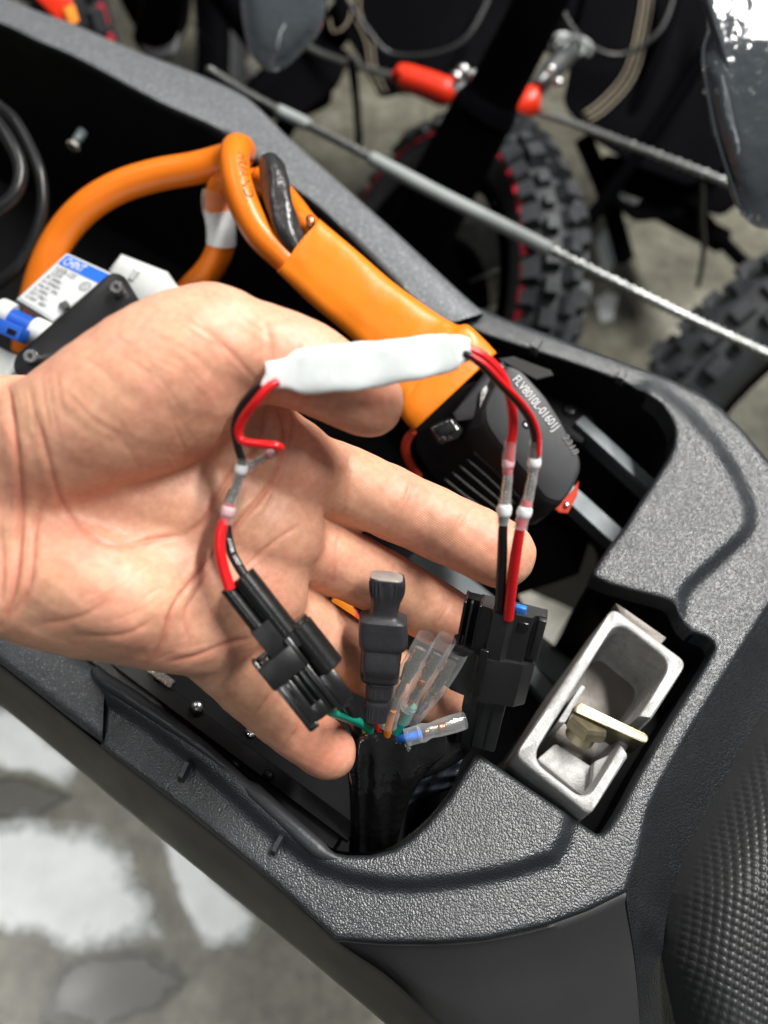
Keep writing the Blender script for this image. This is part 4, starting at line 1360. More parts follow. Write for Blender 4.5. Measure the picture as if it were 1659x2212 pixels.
part('slot_rib', fbox(fr, 4, 112, -75.0, -70.0, -22, 2, 1.0), M['sidedark'], plugB)
part('slot_rib', fbox(fr, 80, 114, -81.0, -76.0, -22, 4, 1.0), BP, plugB)
part('side_flange', fbox(fr, 2, 92, 74.0, 91.0, -20, 8, 2), BM, plugB)
part('catch', fbox(fr, 12, 32, 34.0, 56.0, 8, 15, 2.5), BP, plugB)
lowp = [(100, 6), (100, -30), (84, -42), (-70, -42), (-90, -30), (-90, 0), (-66, 18), (-30, 22), (-2, 30), (30, 30), (38, 22), (60, 20), (84, 14)]
facet_body('lower_body', 102, 207, lowp, BM, 4.0)
part('rib', fbox(fr, 80, 196, -34.0, -14.0, 22, 36, 3), BP, plugB)
part('mouth_lip', fbox(fr, 114, 132, -99.0, -56.0, -4, 17, 3), BM, plugB)
part('tail', fbox(fr, 200, 350, -48.0, 50.0, -44, 2, 5), BM, plugB)
part('tail_clip', fbox(fr, 204, 252, -50.0, -14.0, 0, 10, 2, taper=1), BM, plugB)
part('tail_rib', fbox(fr, 205, 345, -10.0, -2.0, 0, 9, 1.5), BP, plugB)
part('tail_rib', fbox(fr, 240, 345, -38.0, -32.0, 0, 8, 1.5), BP, plugB)
part('tail_rib', fbox(fr, 205, 345, 20.0, 26.0, 0, 4, 1.2), BP, plugB)
part('seal_tab', fbox(fr, -12, 8, 20.0, 44.0, -10, 4, 3), M['bluewire'], plugB)
part('bore', fcyl(fr, -1, 6, -10.0, 2, 15, n=20, bev=0.5), M['inner'], plugB)
part('bore', fcyl(fr, -1, 6, 10.0, 6, 15, n=20, bev=0.5), M['inner'], plugB)

# ------------------------------------------------------------------ capped connector in shrink tube
capc = thing('capped_connector', 'stubby grey black heat shrink cap with ribbed neck beside the clear terminals', 'connector', P(825, 1550, 0.33))
# (v, centre u, half width, depth thickness, squareness)
SEC = [(1246, 837, 36, 30, .5), (1250, 837, 37.5, 31, .5), (1275, 836, 37, 31, .55), (1300, 833, 32, 27, .6), (1316, 831, 31, 26, .6), (1326, 830, 34, 28, .55), (1333, 829, 49, 36, .45), (1340, 828.5, 52, 38, .42),
       (1380, 828, 53, 38, .42), (1392, 826, 50, 36, .45), (1400, 824, 45, 34, .45), (1455, 821, 42, 34, .45), (1466, 821, 38, 30, .5), (1474, 821, 30, 25, .6), (1500, 818, 29, 24, .6), (1515, 816, 27, 22, .65), (1530, 813, 26, 21, .65), (1553, 811, 24, 20, .65)]
D = catmull(SEC, 7)
rings = []
n = 182
for i, q in enumerate(D):
    v = q[0]
    dd = .287 + (v - 1246) * .000055
    c = P(q[1], v, dd)
    a = P(*(D[max(i - 1, 0)][1], D[max(i - 1, 0)][0], dd)); b = P(D[min(i + 1, len(D) - 1)][1], D[min(i + 1, len(D) - 1)][0], dd)
    x = (P(811, 1553, .3039) - P(837, 1246, .287)).normalized()
    z = (CAM - c).normalized(); z = (z - x * z.dot(x)).normalized()
    y = z.cross(x)
    s = K * dd
    rib = 0.0
    if v < 1300: rib = smooth01(np.array((v - 1250) / 4.0)) * (1 - smooth01(np.array((v - 1272) / 24.0)))
    if 1478 < v < 1500: rib = 0.6
    if v > 1518: rib = 0.7
    nick = 0.10 * math.exp(-((v - 1508) / 5.0) ** 2)
    ring = []
    for j in range(n):
        t = 2 * math.pi * j / n
        e = q[4]
        cy = math.copysign(abs(math.cos(t)) ** e, math.cos(t)); sz = math.copysign(abs(math.sin(t)) ** e, math.sin(t))
        w = 1 + 0.045 * float(rib) * math.sin(26 * t) + 0.012 * math.sin(v * .06 + 3 * t) - nick
        if 1395 < v < 1462 and abs(math.cos(t)) < 0.45 and math.sin(t) > 0: w += 0.10 * math.sin((v - 1395) / 67 * math.pi)
        if 1448 < v < 1470 and math.sin(t) > 0.5: w -= 0.10
        ring.append(c + y * (cy * q[2] * s * w) + z * (sz * q[3] * s * w))
    rings.append(ring)
V, F = loft(rings)
fix_normals(make('shrink_body', V, F, M['shrink'], capc, smooth=True, sharp=70))
r0 = rings[0]
c0 = sum((p for p in r0), Vector()) / len(r0)
up_ = (rings[0][0] - rings[3][0]).normalized()
V, F = loft([[c0 + (p - c0) * 0.93 for p in r0], [c0 + (p - c0) * 0.90 + up_ * 0.0009 for p in r0], [c0 + (p - c0) * 0.78 + up_ * 0.0016 for p in r0]])
fix_normals(make('end_seal', V, F, mat('grey_seal', (0.33, 0.29, 0.26), 0.35, var=0.15, vscale=200), capc, smooth=True, sharp=50))

# ------------------------------------------------------------------ clear sleeved terminals
def terminal(label, path, radii, wire_mat, wire_path, metal, wr=9.0):
    t = thing('sleeved_terminal', label, 'terminal', P(path[0][0], path[0][1], path[0][2]), 'clear sleeved crimp terminals')
    L = catmull(path, 10)
    def at(s):
        f = s * (len(L) - 1); i = min(int(f), len(L) - 2); k = f - i
        return L[i] * (1 - k) + L[i + 1] * k
    V, F = tube([tuple(at(s)) + (r,) for s, r in radii], 22, 4, caps=False, flat=0.8, mod=lambda s, a: 1 + 0.02 * math.sin(13 * s + 2 * a))
    sl = make('clear_sleeve', V, F, M['clear'], t, smooth=True)
    for nm, s0, s1, r0, mt in metal:
        V, F = tube([tuple(at(s0 + (s1 - s0) * k / 3)) + (r0 * (1.0 if k in (1, 2) else 0.85),) for k in range(4)], 12, 3, flat=0.45 if mt == 'tin' else 0.9, mod=lambda s, a: 1 + 0.10 * math.sin(11 * s + 2 * a))
        make(nm, V, F, M[mt], t, smooth=True, sharp=50)
    if wire_mat:
        wire('wire', wire_path, M[wire_mat], t)
    return t
terminal('clear sleeved terminal on an orange wire, next to the ribbed cap', [(838, 1567, .310), (850, 1525, .303), (884, 1450, .293), (923, 1374, .284)],
         [(0, 20), (0.12, 19), (0.22, 19.5), (0.30, 16.5), (0.40, 20), (0.55, 22.5), (0.8, 22), (1.0, 21)], 'orangewire', [(836, 1596, .316, 8), (838, 1575, .311, 8.5), (845, 1548, .307, 8.5), (850, 1533, .304, 8)],
         [('barrel', 0.20, 0.42, 10, 'tin'), ('crimp', 0.42, 0.60, 8, 'tin'), ('blade', 0.58, 0.86, 15, 'tin')])
terminal('clear sleeved terminal on a green wire, with bare copper showing', [(868, 1556, .311), (890, 1512, .304), (925, 1450, .296), (966, 1378, .287)],
         [(0, 18), (0.12, 18.5), (0.25, 18), (0.36, 15), (0.46, 17), (0.6, 21.5), (0.85, 22), (1.0, 22)], 'greenwire', [(846, 1600, .317, 8), (858, 1580, .314, 9.5), (880, 1546, .309, 9.5), (893, 1526, .306, 9)],
         [('crimp_ring', 0.20, 0.27, 17, 'clear'), ('copper_strands', 0.27, 0.33, 6, 'copper'), ('crimp', 0.30, 0.52, 8, 'tin'), ('copper_strands', 0.50, 0.57, 9, 'copper'), ('blade', 0.56, 0.82, 11, 'tin')])
terminal('clear sleeved terminal tucked behind the others against the black plug', [(890, 1562, .317), (925, 1510, .311), (965, 1450, .303), (990, 1405, .298)],
         [(0, 14), (0.2, 17), (0.4, 21), (0.6, 24), (0.85, 24), (1.0, 23)], None, None,
         [('crimp', 0.15, 0.40, 8, 'tin'), ('blade', 0.42, 0.80, 13, 'tin')])
terminal('clear sleeved terminal on a blue wire lying across the black tape', [(876, 1594, .309), (910, 1584, .309), (950, 1572, .310), (1004, 1556, .313)],
         [(0, 20), (0.1, 20), (0.30, 20), (0.38, 20.5), (0.5, 17), (0.65, 19), (0.85, 20), (1.0, 19)], 'bluewire', [(846, 1597, .318, 5), (866, 1595, .312, 8), (885, 1592, .309, 10), (912, 1584, .309, 10)],
         [('crimp_ring', 0.27, 0.33, 17, 'clear'), ('copper_strands', 0.40, 0.48, 6, 'copper'), ('crimp', 0.42, 0.66, 9, 'tin'), ('copper_strands', 0.64, 0.74, 10, 'copper'), ('blade', 0.74, 0.98, 12, 'tin')])

# ------------------------------------------------------------------ taped wire bundle
bundle = thing('taped_wire_bundle', 'glossy black tape sleeve rising from the compartment with coloured wires at its mouth', 'wiring', P(810, 1840, 0.37))
# mouth (wide, flattened) down to a narrower folded neck
SB = [(1578, 766, 965, .318, 20), (1590, 758, 966, .317, 24), (1625, 752, 965, .318, 26), (1660, 750, 930, .321, 28), (1700, 754, 900, .325, 30), (1745, 756, 878, .331, 30), (1790, 756, 866, .339, 30), (1830, 754, 856, .347, 28), (1880, 752, 850, .357, 28), (1960, 750, 845, .372, 28)]
D = catmull(SB, 6)
rings = []
n = 90
for i, q in enumerate(D):
    v, u0, u1, dd, th = q
    s = K * dd
    fold = smooth01(np.array((v - 1585) / 80.0))
    ring = []
    for j in range(n):
        t = 2 * math.pi * j / n
        cy = math.copysign(abs(math.cos(t)) ** 0.75, math.cos(t)); sz = math.copysign(abs(math.sin(t)) ** 0.7, math.sin(t))
        u = (u0 + u1) / 2 + cy * (u1 - u0) / 2
        slope = (u - 757) / 208.0
        vv = v + (14 if i < 4 else 0) * (0.5 - slope) * 0 - 12 * slope * (1 - float(fold)) * 0.3
        # folds that run down the sleeve
        f = 0.0
        if sz > 0:
            f = float(fold) * (14.0 * math.exp(-((u - 776) / 7.0) ** 2) - 9.0 * math.exp(-((u - 792) / 9.0) ** 2) + 10.0 * math.exp(-((u - 812 - (v - 1600) * .06) / 10.0) ** 2) - 4.0 * math.exp(-((u - 838) / 12.0) ** 2)
                               + 5.0 * math.sin(u * 0.10 + v * 0.016) + 4.0 * math.sin(u * 0.05 - v * 0.022)) + 3.0 * math.sin(u * 0.06 + v * 0.03)
        depth = dd - (sz * th + f) * s
        ring.append(P(u, vv, depth))
    rings.append(ring)
V, F = loft(rings, cap0=False)
o = fix_normals(make('tape_sleeve', V, F, M['tape'], bundle, smooth=True, sharp=75))
V, F = loft([[P((q[1] + q[2]) / 2 + math.cos(2 * math.pi * j / 24) * (q[2] - q[1]) * 0.46, 1586, q[3] + math.sin(2 * math.pi * j / 24) * q[4] * K * q[3] * 0.9) for j in range(24)] for q in (D[2], D[3])])
fix_normals(make('mouth_plug', V, F, M['blackwire'], bundle))
wire('left_strand', [(763, 1582, .316, 3), (758, 1620, .316, 3.5), (756, 1675, .318, 3), (766, 1705, .322, 2.5)], mat('pinkish_black_sheath', (0.16, 0.06, 0.05), 0.25, var=0.2), bundle)
wire('green_wire', [(700, 1530, .262, 8), (718, 1540, .268, 9.5), (745, 1549, .285, 10), (775, 1560, .302, 10), (797, 1574, .312, 10), (803, 1592, .319, 9)], M['greenwire'], bundle)
wire('yellow_wire', [(732, 1530, .285, 8), (755, 1556, .300, 8), (778, 1572, .311, 8), (800, 1590, .320, 8)], M['yellowwire'], bundle)
wire('dark_green_wire', [(826, 1558, .322, 7), (830, 1578, .321, 7), (832, 1600, .322, 7)], M['greenwire'], bundle)
wire('red_wire', [(811, 1546, .309, 5.5), (816, 1568, .312, 6), (822, 1595, .317, 6)], M['redwire'], bundle)
wire('black_wire', [(740, 1516, .272, 14), (752, 1536, .288, 15), (766, 1560, .306, 16), (778, 1590, .322, 16)], M['blackmatte'], bundle)
V, F = tube([(900, 1640, .332, 44), (940, 1625, .333, 42), (978, 1606, .336, 40), (1000, 1590, .34, 34)], 24, 5, flat=0.6)
fix_normals(make('side_branch', V, F, M['tape'], bundle))
wire('loom_tail', [(930, 1690, .375, 30), (910, 1760, .39, 34), (900, 1840, .41, 34), (890, 1960, .44, 34)], M['blackmatte'], bundle)
bag = thing('plastic_scrap', 'small crumpled dark plastic film beside the taped bundle', 'plastic film', P(930, 1700, 0.36))
V = []; F = []
gu = np.linspace(0, 1, 14); gv = np.linspace(0, 1, 14)
for a in gu:
    for b in gv:
        u = 890 + 110 * a - 20 * b; v = 1672 + 70 * b - 40 * a
        V.append(P(u, v, .352 + 0.010 * b + 0.0018 * math.sin(9 * a + 4 * b) + 0.0012 * math.sin(17 * b - 5 * a)))
for i in range(13):
    for j in range(13):
        F.append((i * 14 + j, i * 14 + j + 1, (i + 1) * 14 + j + 1, (i + 1) * 14 + j))
o = make('film', V, F, mat('smoky_film', (0.05, 0.06, 0.075), 0.18, var=0.2), bag)
o.modifiers.new('wall', 'SOLIDIFY').thickness = 0.0002

# ------------------------------------------------------------------ orange battery plug
plug = thing('battery_plug', 'big black plug under a bright orange shrink sleeve', 'plug', P(950, 820, 0.42))
# sleeve: rings between the upper/right edge line and the lower/left edge line
SL = [  # (upper u, v), (lower u, v), depth, thickness in plan units
    ((690, 473), (598, 588), .404, 60), ((700, 482), (607, 596), .403, 60), ((770, 541), (668, 655), .401, 62), ((850, 610), (748, 722), .399, 64), ((930, 668), (815, 790), .397, 64), ((968, 692), (846, 838), .395, 64),
    ((990, 702), (862, 868), .394, 66), ((1012, 702), (862, 893), .393, 68), ((1045, 732), (876, 914), .392, 68), ((1073, 762), (893, 931), .392, 64)]
rings = []
n = 44
for i, (a, b, dd, th) in enumerate([(np.array(q[:2]), np.array(q[2:4]), q[4], q[5]) for q in catmull([(s[0][0], s[0][1], s[1][0], s[1][1], s[2], s[3]) for s in SL], 5)]):
    c = (a + b) / 2; hw = (a - b) / 2
    ring = []
    for j in range(n):
        t = 2 * math.pi * j / n
        e = 0.62 if i < 25 else 0.5
        cy = math.copysign(abs(math.cos(t)) ** 0.8, math.cos(t)); sz = math.copysign(abs(math.sin(t)) ** e, math.sin(t))
        p = c + hw * cy
        bump = 2.5 * math.sin(i * 0.33 + 2 * t) + 1.2 * math.sin(i * 0.9 - 3 * t)
        if i > 26: bump += 5 * math.sin(3 * t + i * 0.2)
        crease_ = -5 * math.exp(-((cy + 0.55) / 0.06) ** 2) if (sz > 0 and i < 34) else 0
        ring.append(P(p[0], p[1], dd - (sz * th * 0.62 + bump * 0.6 + crease_ * 0.5) * K * dd))
    rings.append(ring)
V, F = loft(rings, cap0=False, cap1=False)
o = fix_normals(make('orange_sleeve', V, F, M['orange'], plug, smooth=True, sharp=80))
o.modifiers.new('wall', 'SOLIDIFY').thickness = -0.0007
# plug housing: faces lofted from the far outline to the lettered top face
TOPF = rounded([(1062, 846), (1094, 788), (1125, 800), (1176, 856), (1210, 908), (1252, 990), (1253, 1016), (1236, 1056), (1212, 1088), (1180, 1078), (1144, 1030), (1077, 956), (1050, 915), (1046, 882)], 12, 3)
def shifted(ring, k, du, dv, c=(1150, 930)):
    return [(c[0] + (p[0] - c[0]) * k + du, c[1] + (p[1] - c[1]) * k + dv) for p in ring]
rings = [[P(u, v, .452) for u, v in shifted(TOPF, 1.0, -150, 60)], [P(u, v, .405) for u, v in shifted(TOPF, 1.06, -60, 38)], [P(u, v, .392) for u, v in shifted(TOPF, 1.045, -30, 20)], [P(u, v, .3855) for u, v in shifted(TOPF, 1.02, -8, 6)], [P(u, v, .3835) for u, v in TOPF]]
V, F = loft(rings)
fix_normals(make('housing', V, F, M['housing'], plug, smooth=True, sharp=45))
rings = [[P(u, v, .3838) for u, v in shifted(TOPF, 0.985, 0, 0)], [P(u, v, .3828) for u, v in shifted(TOPF, 0.975, 0, 0)], [P(u, v, .3825) for u, v in shifted(TOPF, 0.95, 0, 0)]]
V, F = loft(rings)
topface = fix_normals(make('top_face', V, F, M['housingtop'], plug, smooth=True, sharp=45))
frt = Frame((1112, 812, .3820), (1203, 922, .3820), s=K * .382)
text_sheet('FLV8010L-01601J', (1106, 820), (1196, 931), .3821, 27, topface, M['inkwhite'])
frt2 = Frame((1224, 940, .3822), (1246, 975, .3822), s=K * .382)
text_sheet('2318', (1215, 944), (1240, 984), .3821, 20, topface, M['inkdim'])
V, F = fcyl(Frame((1137, 917, .3826), (1137.2, 917.2, .3813), s=K * .382), -4, 3, 0, 0, 10, n=18, bev=1.2)
scw = fix_normals(make('screw', V, F, M['bracket'], topface, smooth=True, sharp=40))
V, F = fcyl(Frame((1137, 917, .3822), (1137.2, 917.2, .3811), s=K * .382), -1, 2.2, 0, 0, 5, n=6, bev=0.5)
fix_normals(make('socket', V, F, M['steel'], scw, smooth=False))
# neck and clip between sleeve and housing
V, F = prism([(1050, 800), (1085, 780), (1100, 800), (1078, 850), (1050, 905), (985, 912), (975, 895)], .389, .42, 0.003)
fix_normals(make('neck', V, F, M['shrink'], plug, smooth=True, sharp=40))
V, F = prism(rounded([(925, 922), (975, 900), (1002, 928), (990, 950), (945, 962)], 8, 3), .385, .41, 0.002)
clip = fix_normals(make('release_clip', V, F, M['tape'], plug, smooth=True, sharp=40))
V, F = prism(rounded([(940, 928), (970, 914), (984, 930), (952, 946)], 5, 2), .3838, .386, 0.0006)
fix_normals(make('clip_window', V, F, M['inner'], clip, smooth=True, sharp=40))
V, F = prism(rounded([(1038, 842), (1052, 830), (1056, 870), (1044, 905), (1034, 900)], 6, 3), .3862, .392, 0.001)
fix_normals(make('glue_smear', V, F, M['glue'], plug, smooth=True))
for k in range(6):
    a = (985 + k * 20 - 30, 1000 - k * 3); b = (1100 + k * 14 - 40, 1118 - k * 6)
    off = k * 16
    V, F = tube([(960 + off * 1.0, 1035 - off * .9, .4055 - k * .0022, 3.2), (1010 + off, 1075 - off * .82, .404 - k * .0022, 3.6), (1075 + off * .8, 1120 - off * .62, .4035 - k * .0024, 3.0)], 8, 5)
    fix_normals(make('grip_rib', V, F, M['housing'], plug))
V, F = tube([(893, 931, .40, 9), (880, 950, .405, 10), (876, 972, .41, 10), (886, 1000, .415, 10), (905, 1030, .42, 9)], 12, 6)
fix_normals(make('red_seal', V, F, M['redclip'], plug))
V, F = prism([(1238, 1058), (1250, 1038), (1247, 1070), (1226, 1110), (1208, 1108), (1195, 1098)], .392, .402, 0.0008)
fix_normals(make('red_corner', V, F, M['redclip'], plug, smooth=False))
dome('corner_screw', 1224, 1090, -0.008, 0.0016, M['steel'], plug)

# mating socket in the compartment, right of the plug
sock = thing('charge_socket', 'dark socket block behind the lettered plug, in the compartment shade', 'socket', R(1180, 850, -0.06))
V, F = prism([(1075, 775), (1110, 770), (1190, 800), (1196, 812), (1160, 822)], .408, .43, 0.001)
fix_normals(make('tab', V, F, M['housing'], sock, smooth=False))
V, F = prism_z(rounded([(1130, 840), (1200, 815), (1290, 900), (1262, 960), (1200, 930)], 14, 3), -0.034, -0.075, 0.003)
fix_normals(make('block', V, F, M['inner'], sock, smooth=True, sharp=40))
dome('bolt', 1232, 885, -0.033, 0.0042, M['bracket'], sock, 0.35)

# ------------------------------------------------------------------ orange cables
cab1 = thing('power_cable', 'thick orange power cable curling from the breaker over to the sleeve in a tight loop', 'cable', P(300, 400, 0.47))
PATH1 = [(60, 760, .50, 33), (72, 670, .49, 33), (96, 580, .48, 33), (135, 505, .475, 33), (190, 445, .47, 33), (260, 403, .468, 33), (340, 378, .466, 33), (420, 364, .463, 33), (480, 348, .458, 33), (512, 336, .447, 33), (520, 326, .436, 33), (510, 325, .423, 33), (506, 350, .414, 33), (512, 395, .409, 33), (530, 450, .406, 33), (560, 505, .405, 32), (606, 552, .405, 30), (650, 592, .405, 24), (700, 634, .405, 20)]
V, F = tube(PATH1, 22, 8)
jk = make('jacket', V, F, M['orangecable'], cab1)
text_on_tube(PATH1, 'HUANDI', 0.0078, 0.001, -0.30, jk, M['inkbrown'], res=8, first=12)
cab2 = thing('power_cable', 'orange power cable with a white collar going down behind the thumb', 'cable', P(440, 560, 0.47))
V, F = tube([(560, 395, .452, 30), (520, 398, .452, 31), (492, 400, .452, 31), (475, 414, .453, 30), (472, 440, .456, 29), (478, 490, .462, 29), (476, 535, .468, 30), (455, 580, .474, 30), (415, 625, .48, 30), (360, 680, .49, 30)], 20, 7)
make('jacket', V, F, M['orangecable'], cab2)
V, F = tube([(471, 452, .456, 31), (474, 470, .459, 32), (478, 495, .4625, 32), (478, 528, .467, 31.5)], 22, 6)
make('white_collar', V, F, M['white'], cab2, sharp=60)
V, F = tube([(471, 418, .452, 33), (469, 430, .453, 34), (470, 452, .456, 33.5), (472, 460, .457, 32.5)], 22, 5, caps=False)
make('clear_collar', V, F, M['clear'], cab2)
cab3 = thing('taped_cable_end', 'stub of cable wrapped in wrinkled black tape beside the orange loop', 'cable', P(610, 450, 0.41))
V, F = tube([(581, 345, .420, 8), (583, 352, .418, 24), (590, 375, .413, 30), (598, 410, .408, 31), (606, 450, .404, 30), (618, 490, .402, 29), (634, 525, .402, 27), (660, 555, .404, 22), (690, 580, .405, 18)], 26, 8,
           mod=lambda t, a: 1 + 0.05 * math.sin(3 * a + 9 * t) + 0.045 * math.sin(5 * a - 14 * t) + 0.03 * math.sin(30 * t + 2 * a))
make('tape_wrap', V, F, M['tapedull'], cab3)
cab4 = thing('power_cable', 'short orange cable piece emerging behind the black taped stub', 'cable', P(650, 480, 0.42))
V, F = tube([(560, 385, .436, 26), (600, 410, .428, 26), (635, 450, .42, 26), (665, 488, .413, 26), (720, 540, .408, 26)], 18, 6)
make('jacket', V, F, M['orangecable'], cab4)
V, F = tube([(668, 470, .403, 9), (672, 480, .402, 10), (668, 492, .402, 7)], 12, 4)
make('shiny_bead', V, F, M['copper'], cab4)

# ------------------------------------------------------------------ black cables at the left
for lab, pth in (('thin matte black cable arching down at the left edge, outermost of two', [(-60, 190, .49, 12), (0, 232, .485, 12.5), (33, 262, .48, 12.5), (64, 316, .475, 12.5), (86, 371, .47, 12.5), (93, 427, .47, 12.5), (86, 482, .472, 12.5), (61, 543, .476, 12.5), (22, 593, .48, 12.5), (-60, 650, .49, 12.5)]),
                 ('glossy black cable bent into a tight loop at the left edge', [(-70, 210, .47, 15), (-10, 262, .465, 15), (25, 312, .46, 15), (44, 360, .458, 15), (40, 404, .456, 15), (14, 440, .456, 15), (-60, 492, .46, 15)])):
    V, F = tube(pth, 16, 7)
    k = thing('control_cable', lab, 'cable', P(*pth[3][:3]))
    make('jacket', V, F, M['blackwire'], k)

# ------------------------------------------------------------------ circuit breaker
brk = thing('circuit_breaker', 'white circuit breaker with a blue label and blue toggle behind the wrist', 'breaker', P(150, 660, 0.45))
WP = M['whiteplastic']
QF = [(146, 546), (243, 590), (117, 694), (38, 645)]      # face: top left, top right, bottom right, bottom left
def on_face(s, t, lift=0.0):
    a = np.array(QF[0]) * (1 - s) + np.array(QF[1]) * s
    b = np.array(QF[3]) * (1 - s) + np.array(QF[2]) * s
    q = a * (1 - t) + b * t
    return P(q[0], q[1], .428 - 0.006 * t - lift)
def face_patch(name, s0, s1, t0, t1, lift, matl, parent):
    n = 6
    V = [on_face(s0 + (s1 - s0) * i / n, t0 + (t1 - t0) * j / n, lift) for i in range(n + 1) for j in range(n + 1)]
    F = [(i * (n + 1) + j, i * (n + 1) + j + 1, (i + 1) * (n + 1) + j + 1, (i + 1) * (n + 1) + j) for i in range(n) for j in range(n)]
    return fix_normals(make(name, V, F, matl, parent, smooth=False))
def face_text(s, s0, t0, h, w, matl, parent, lift=0.0005):
    V, F = text_mesh(s, 1.0)
    mx = max(v.x for v in V)
    return make('lettering', [on_face(s0 + v.x / mx * w, t0 - v.y * h, lift) for v in V], F, matl, parent, smooth=False)
part('case', loft([[P(u - 6, v + 10, .475) for u, v in QF], [P(u - 2, v + 1, .4285 - (0.006 if k > 1 else 0)) for k, (u, v) in enumerate(QF)], [on_face(s, t) for s, t in ((0.01, 0.01), (0.99, 0.01), (0.99, 0.99), (0.01, 0.99))]]), WP, brk)
band = face_patch('label_band', 0.03, 0.97, 0.035, 0.22, 0.0003, M['bluelabel'], brk)
face_text('CHINT', 0.08, 0.19, 0.19, 0.44, M['inkwhite'], band)
face = face_patch('print_field', 0.03, 0.97, 0.24, 0.97, 0.0003, mat('label_white', (0.58, 0.60, 0.60), 0.5, var=0.03), brk)
for i, (s, h, w) in enumerate((('NXB-125', 0.115, 0.46), ('125A', 0.11, 0.26), ('IEC 60898-1', 0.085, 0.36), ('Ue 230/400V~', 0.085, 0.44), ('Uimp 4kV  50Hz', 0.085, 0.48), ('Icn 10000A', 0.085, 0.34), ('GB/T 10963.1', 0.085, 0.42), ('Ui 500V   400V', 0.085, 0.52))):
    face_text(s, 0.07, 0.335 + i * 0.083, h, w, M['ink'], face)
V = [on_face(0.83 + math.cos(2 * math.pi * j / 24) * r * 0.1, 0.35 + math.sin(2 * math.pi * j / 24) * r * 0.075, 0.0006) for r in (1.0, 0.84) for j in range(24)]
make('mark_ring', V, [(j, (j + 1) % 24, 24 + (j + 1) % 24, 24 + j) for j in range(24)], M['ink'], face, smooth=False)
face_text('CC', 0.77, 0.385, 0.09, 0.11, M['ink'], face)
part('test_window', prism([(128, 655), (143, 648), (152, 660), (138, 670)], .420, .425, 0.0005), M['ink'], brk)
# rotor cheeks and toggle
frt = Frame((-4, 700, .421), (110, 745, .418), s=K * .42)
part('rotor_cheek', fcyl(Frame((0, 672, .424), (40, 690, .423), s=K * .424), -6, 30, 0, -12, 30, n=30, bev=2), WP, brk)
part('rotor_cheek', fcyl(Frame((72, 712, .420), (112, 730, .419), s=K * .42), -4, 34, 0, -12, 30, n=30, bev=2), WP, brk)
tg = part('toggle', fcyl(Frame((22, 688, .422), (74, 712, .420), s=K * .422), 0, 56, 0, -8, 24, n=26, bev=2), M['blueplastic'], brk)
fl_ = Frame((-6, 690, .412), (54, 716, .410), s=K * .412)
part('lever', fbox(fl_, -10, 66, -26, 6, -30, 6, 4), M['blueplastic'], tg)
part('lever_slot', fbox(fl_, 34, 58, -20, -6, 0, 6.6, 2), M['inner'], tg)
part('base', fbox(Frame((-30, 742, .425), (70, 786, .422), s=K * .424), -40, 90, -60, 4, -60, 6, 3), WP, brk)
# terminal shroud at the right
part('terminal_block', prism([(262, 549), (362, 588), (390, 628), (352, 668), (300, 664), (236, 584)], .428, .47, 0.002), WP, brk)
part('terminal_step', prism([(316, 640), (362, 590), (390, 626), (386, 690), (330, 700)], .4275, .46, 0.0012), WP, brk)
part('terminal_post', fcyl(Frame((290, 594, .4285), (302, 575, .4275), s=K * .428), -12, 14, 0, 2, 8, n=16, bev=1.5), WP, brk)

brkt = thing('mounting_bracket', 'black steel angle plate screwed in front of the white breaker', 'bracket', P(150, 740, 0.42))
part('plate', prism(rounded([(240, 588), (268, 594), (316, 672), (340, 760), (60, 830), (28, 800), (32, 770)], 16, 4), .410, .4135, 0.0009), M['bracket'], brkt)
for (u, v) in ((256, 628), (70, 777)):
    fb = Frame((u, v, .4095), (u - 6, v - 12, .402), s=K * .41)
    b_ = part('socket_screw', fcyl(fb, -2, 24, 0, 0, 15.5, n=24, bev=2), M['steel'], brkt)
    hexr = [[fb.pt(x, math.cos(a) * 6, math.sin(a) * 6) for a in [2 * math.pi * j / 6 for j in range(6)]] for x in (23.5, 24.4)]
    V, F = loft(hexr)
    fix_normals(make('hex_socket', V, F, M['bracket'], b_, smooth=False))

# orange connector seen through the gap between ring and middle finger
oc = thing('orange_connector', 'blurred orange and red connector seen in the gap between two fingers', 'connector', P(740, 1310, 0.40))
part('orange_shell', prism(rounded([(712, 1300), (735, 1278), (760, 1300), (770, 1335), (748, 1345)], 8, 3), .385, .41, 0.001), M['orangewire'], oc)
part('red_shell', prism(rounded([(745, 1325), (765, 1312), (785, 1345), (775, 1368), (755, 1355)], 8, 3), .392, .415, 0.001), M['redclip'], oc)
oc2 = thing('orange_wire_end', 'tiny orange wire end peeking out left of the glossy plug', 'wire', P(545, 1420, 0.38))
V, F = tube([(530, 1395, .36, 11), (542, 1412, .36, 12), (556, 1425, .365, 10)], 12, 4)
make('sheath', V, F, M['orangewire'], oc2)

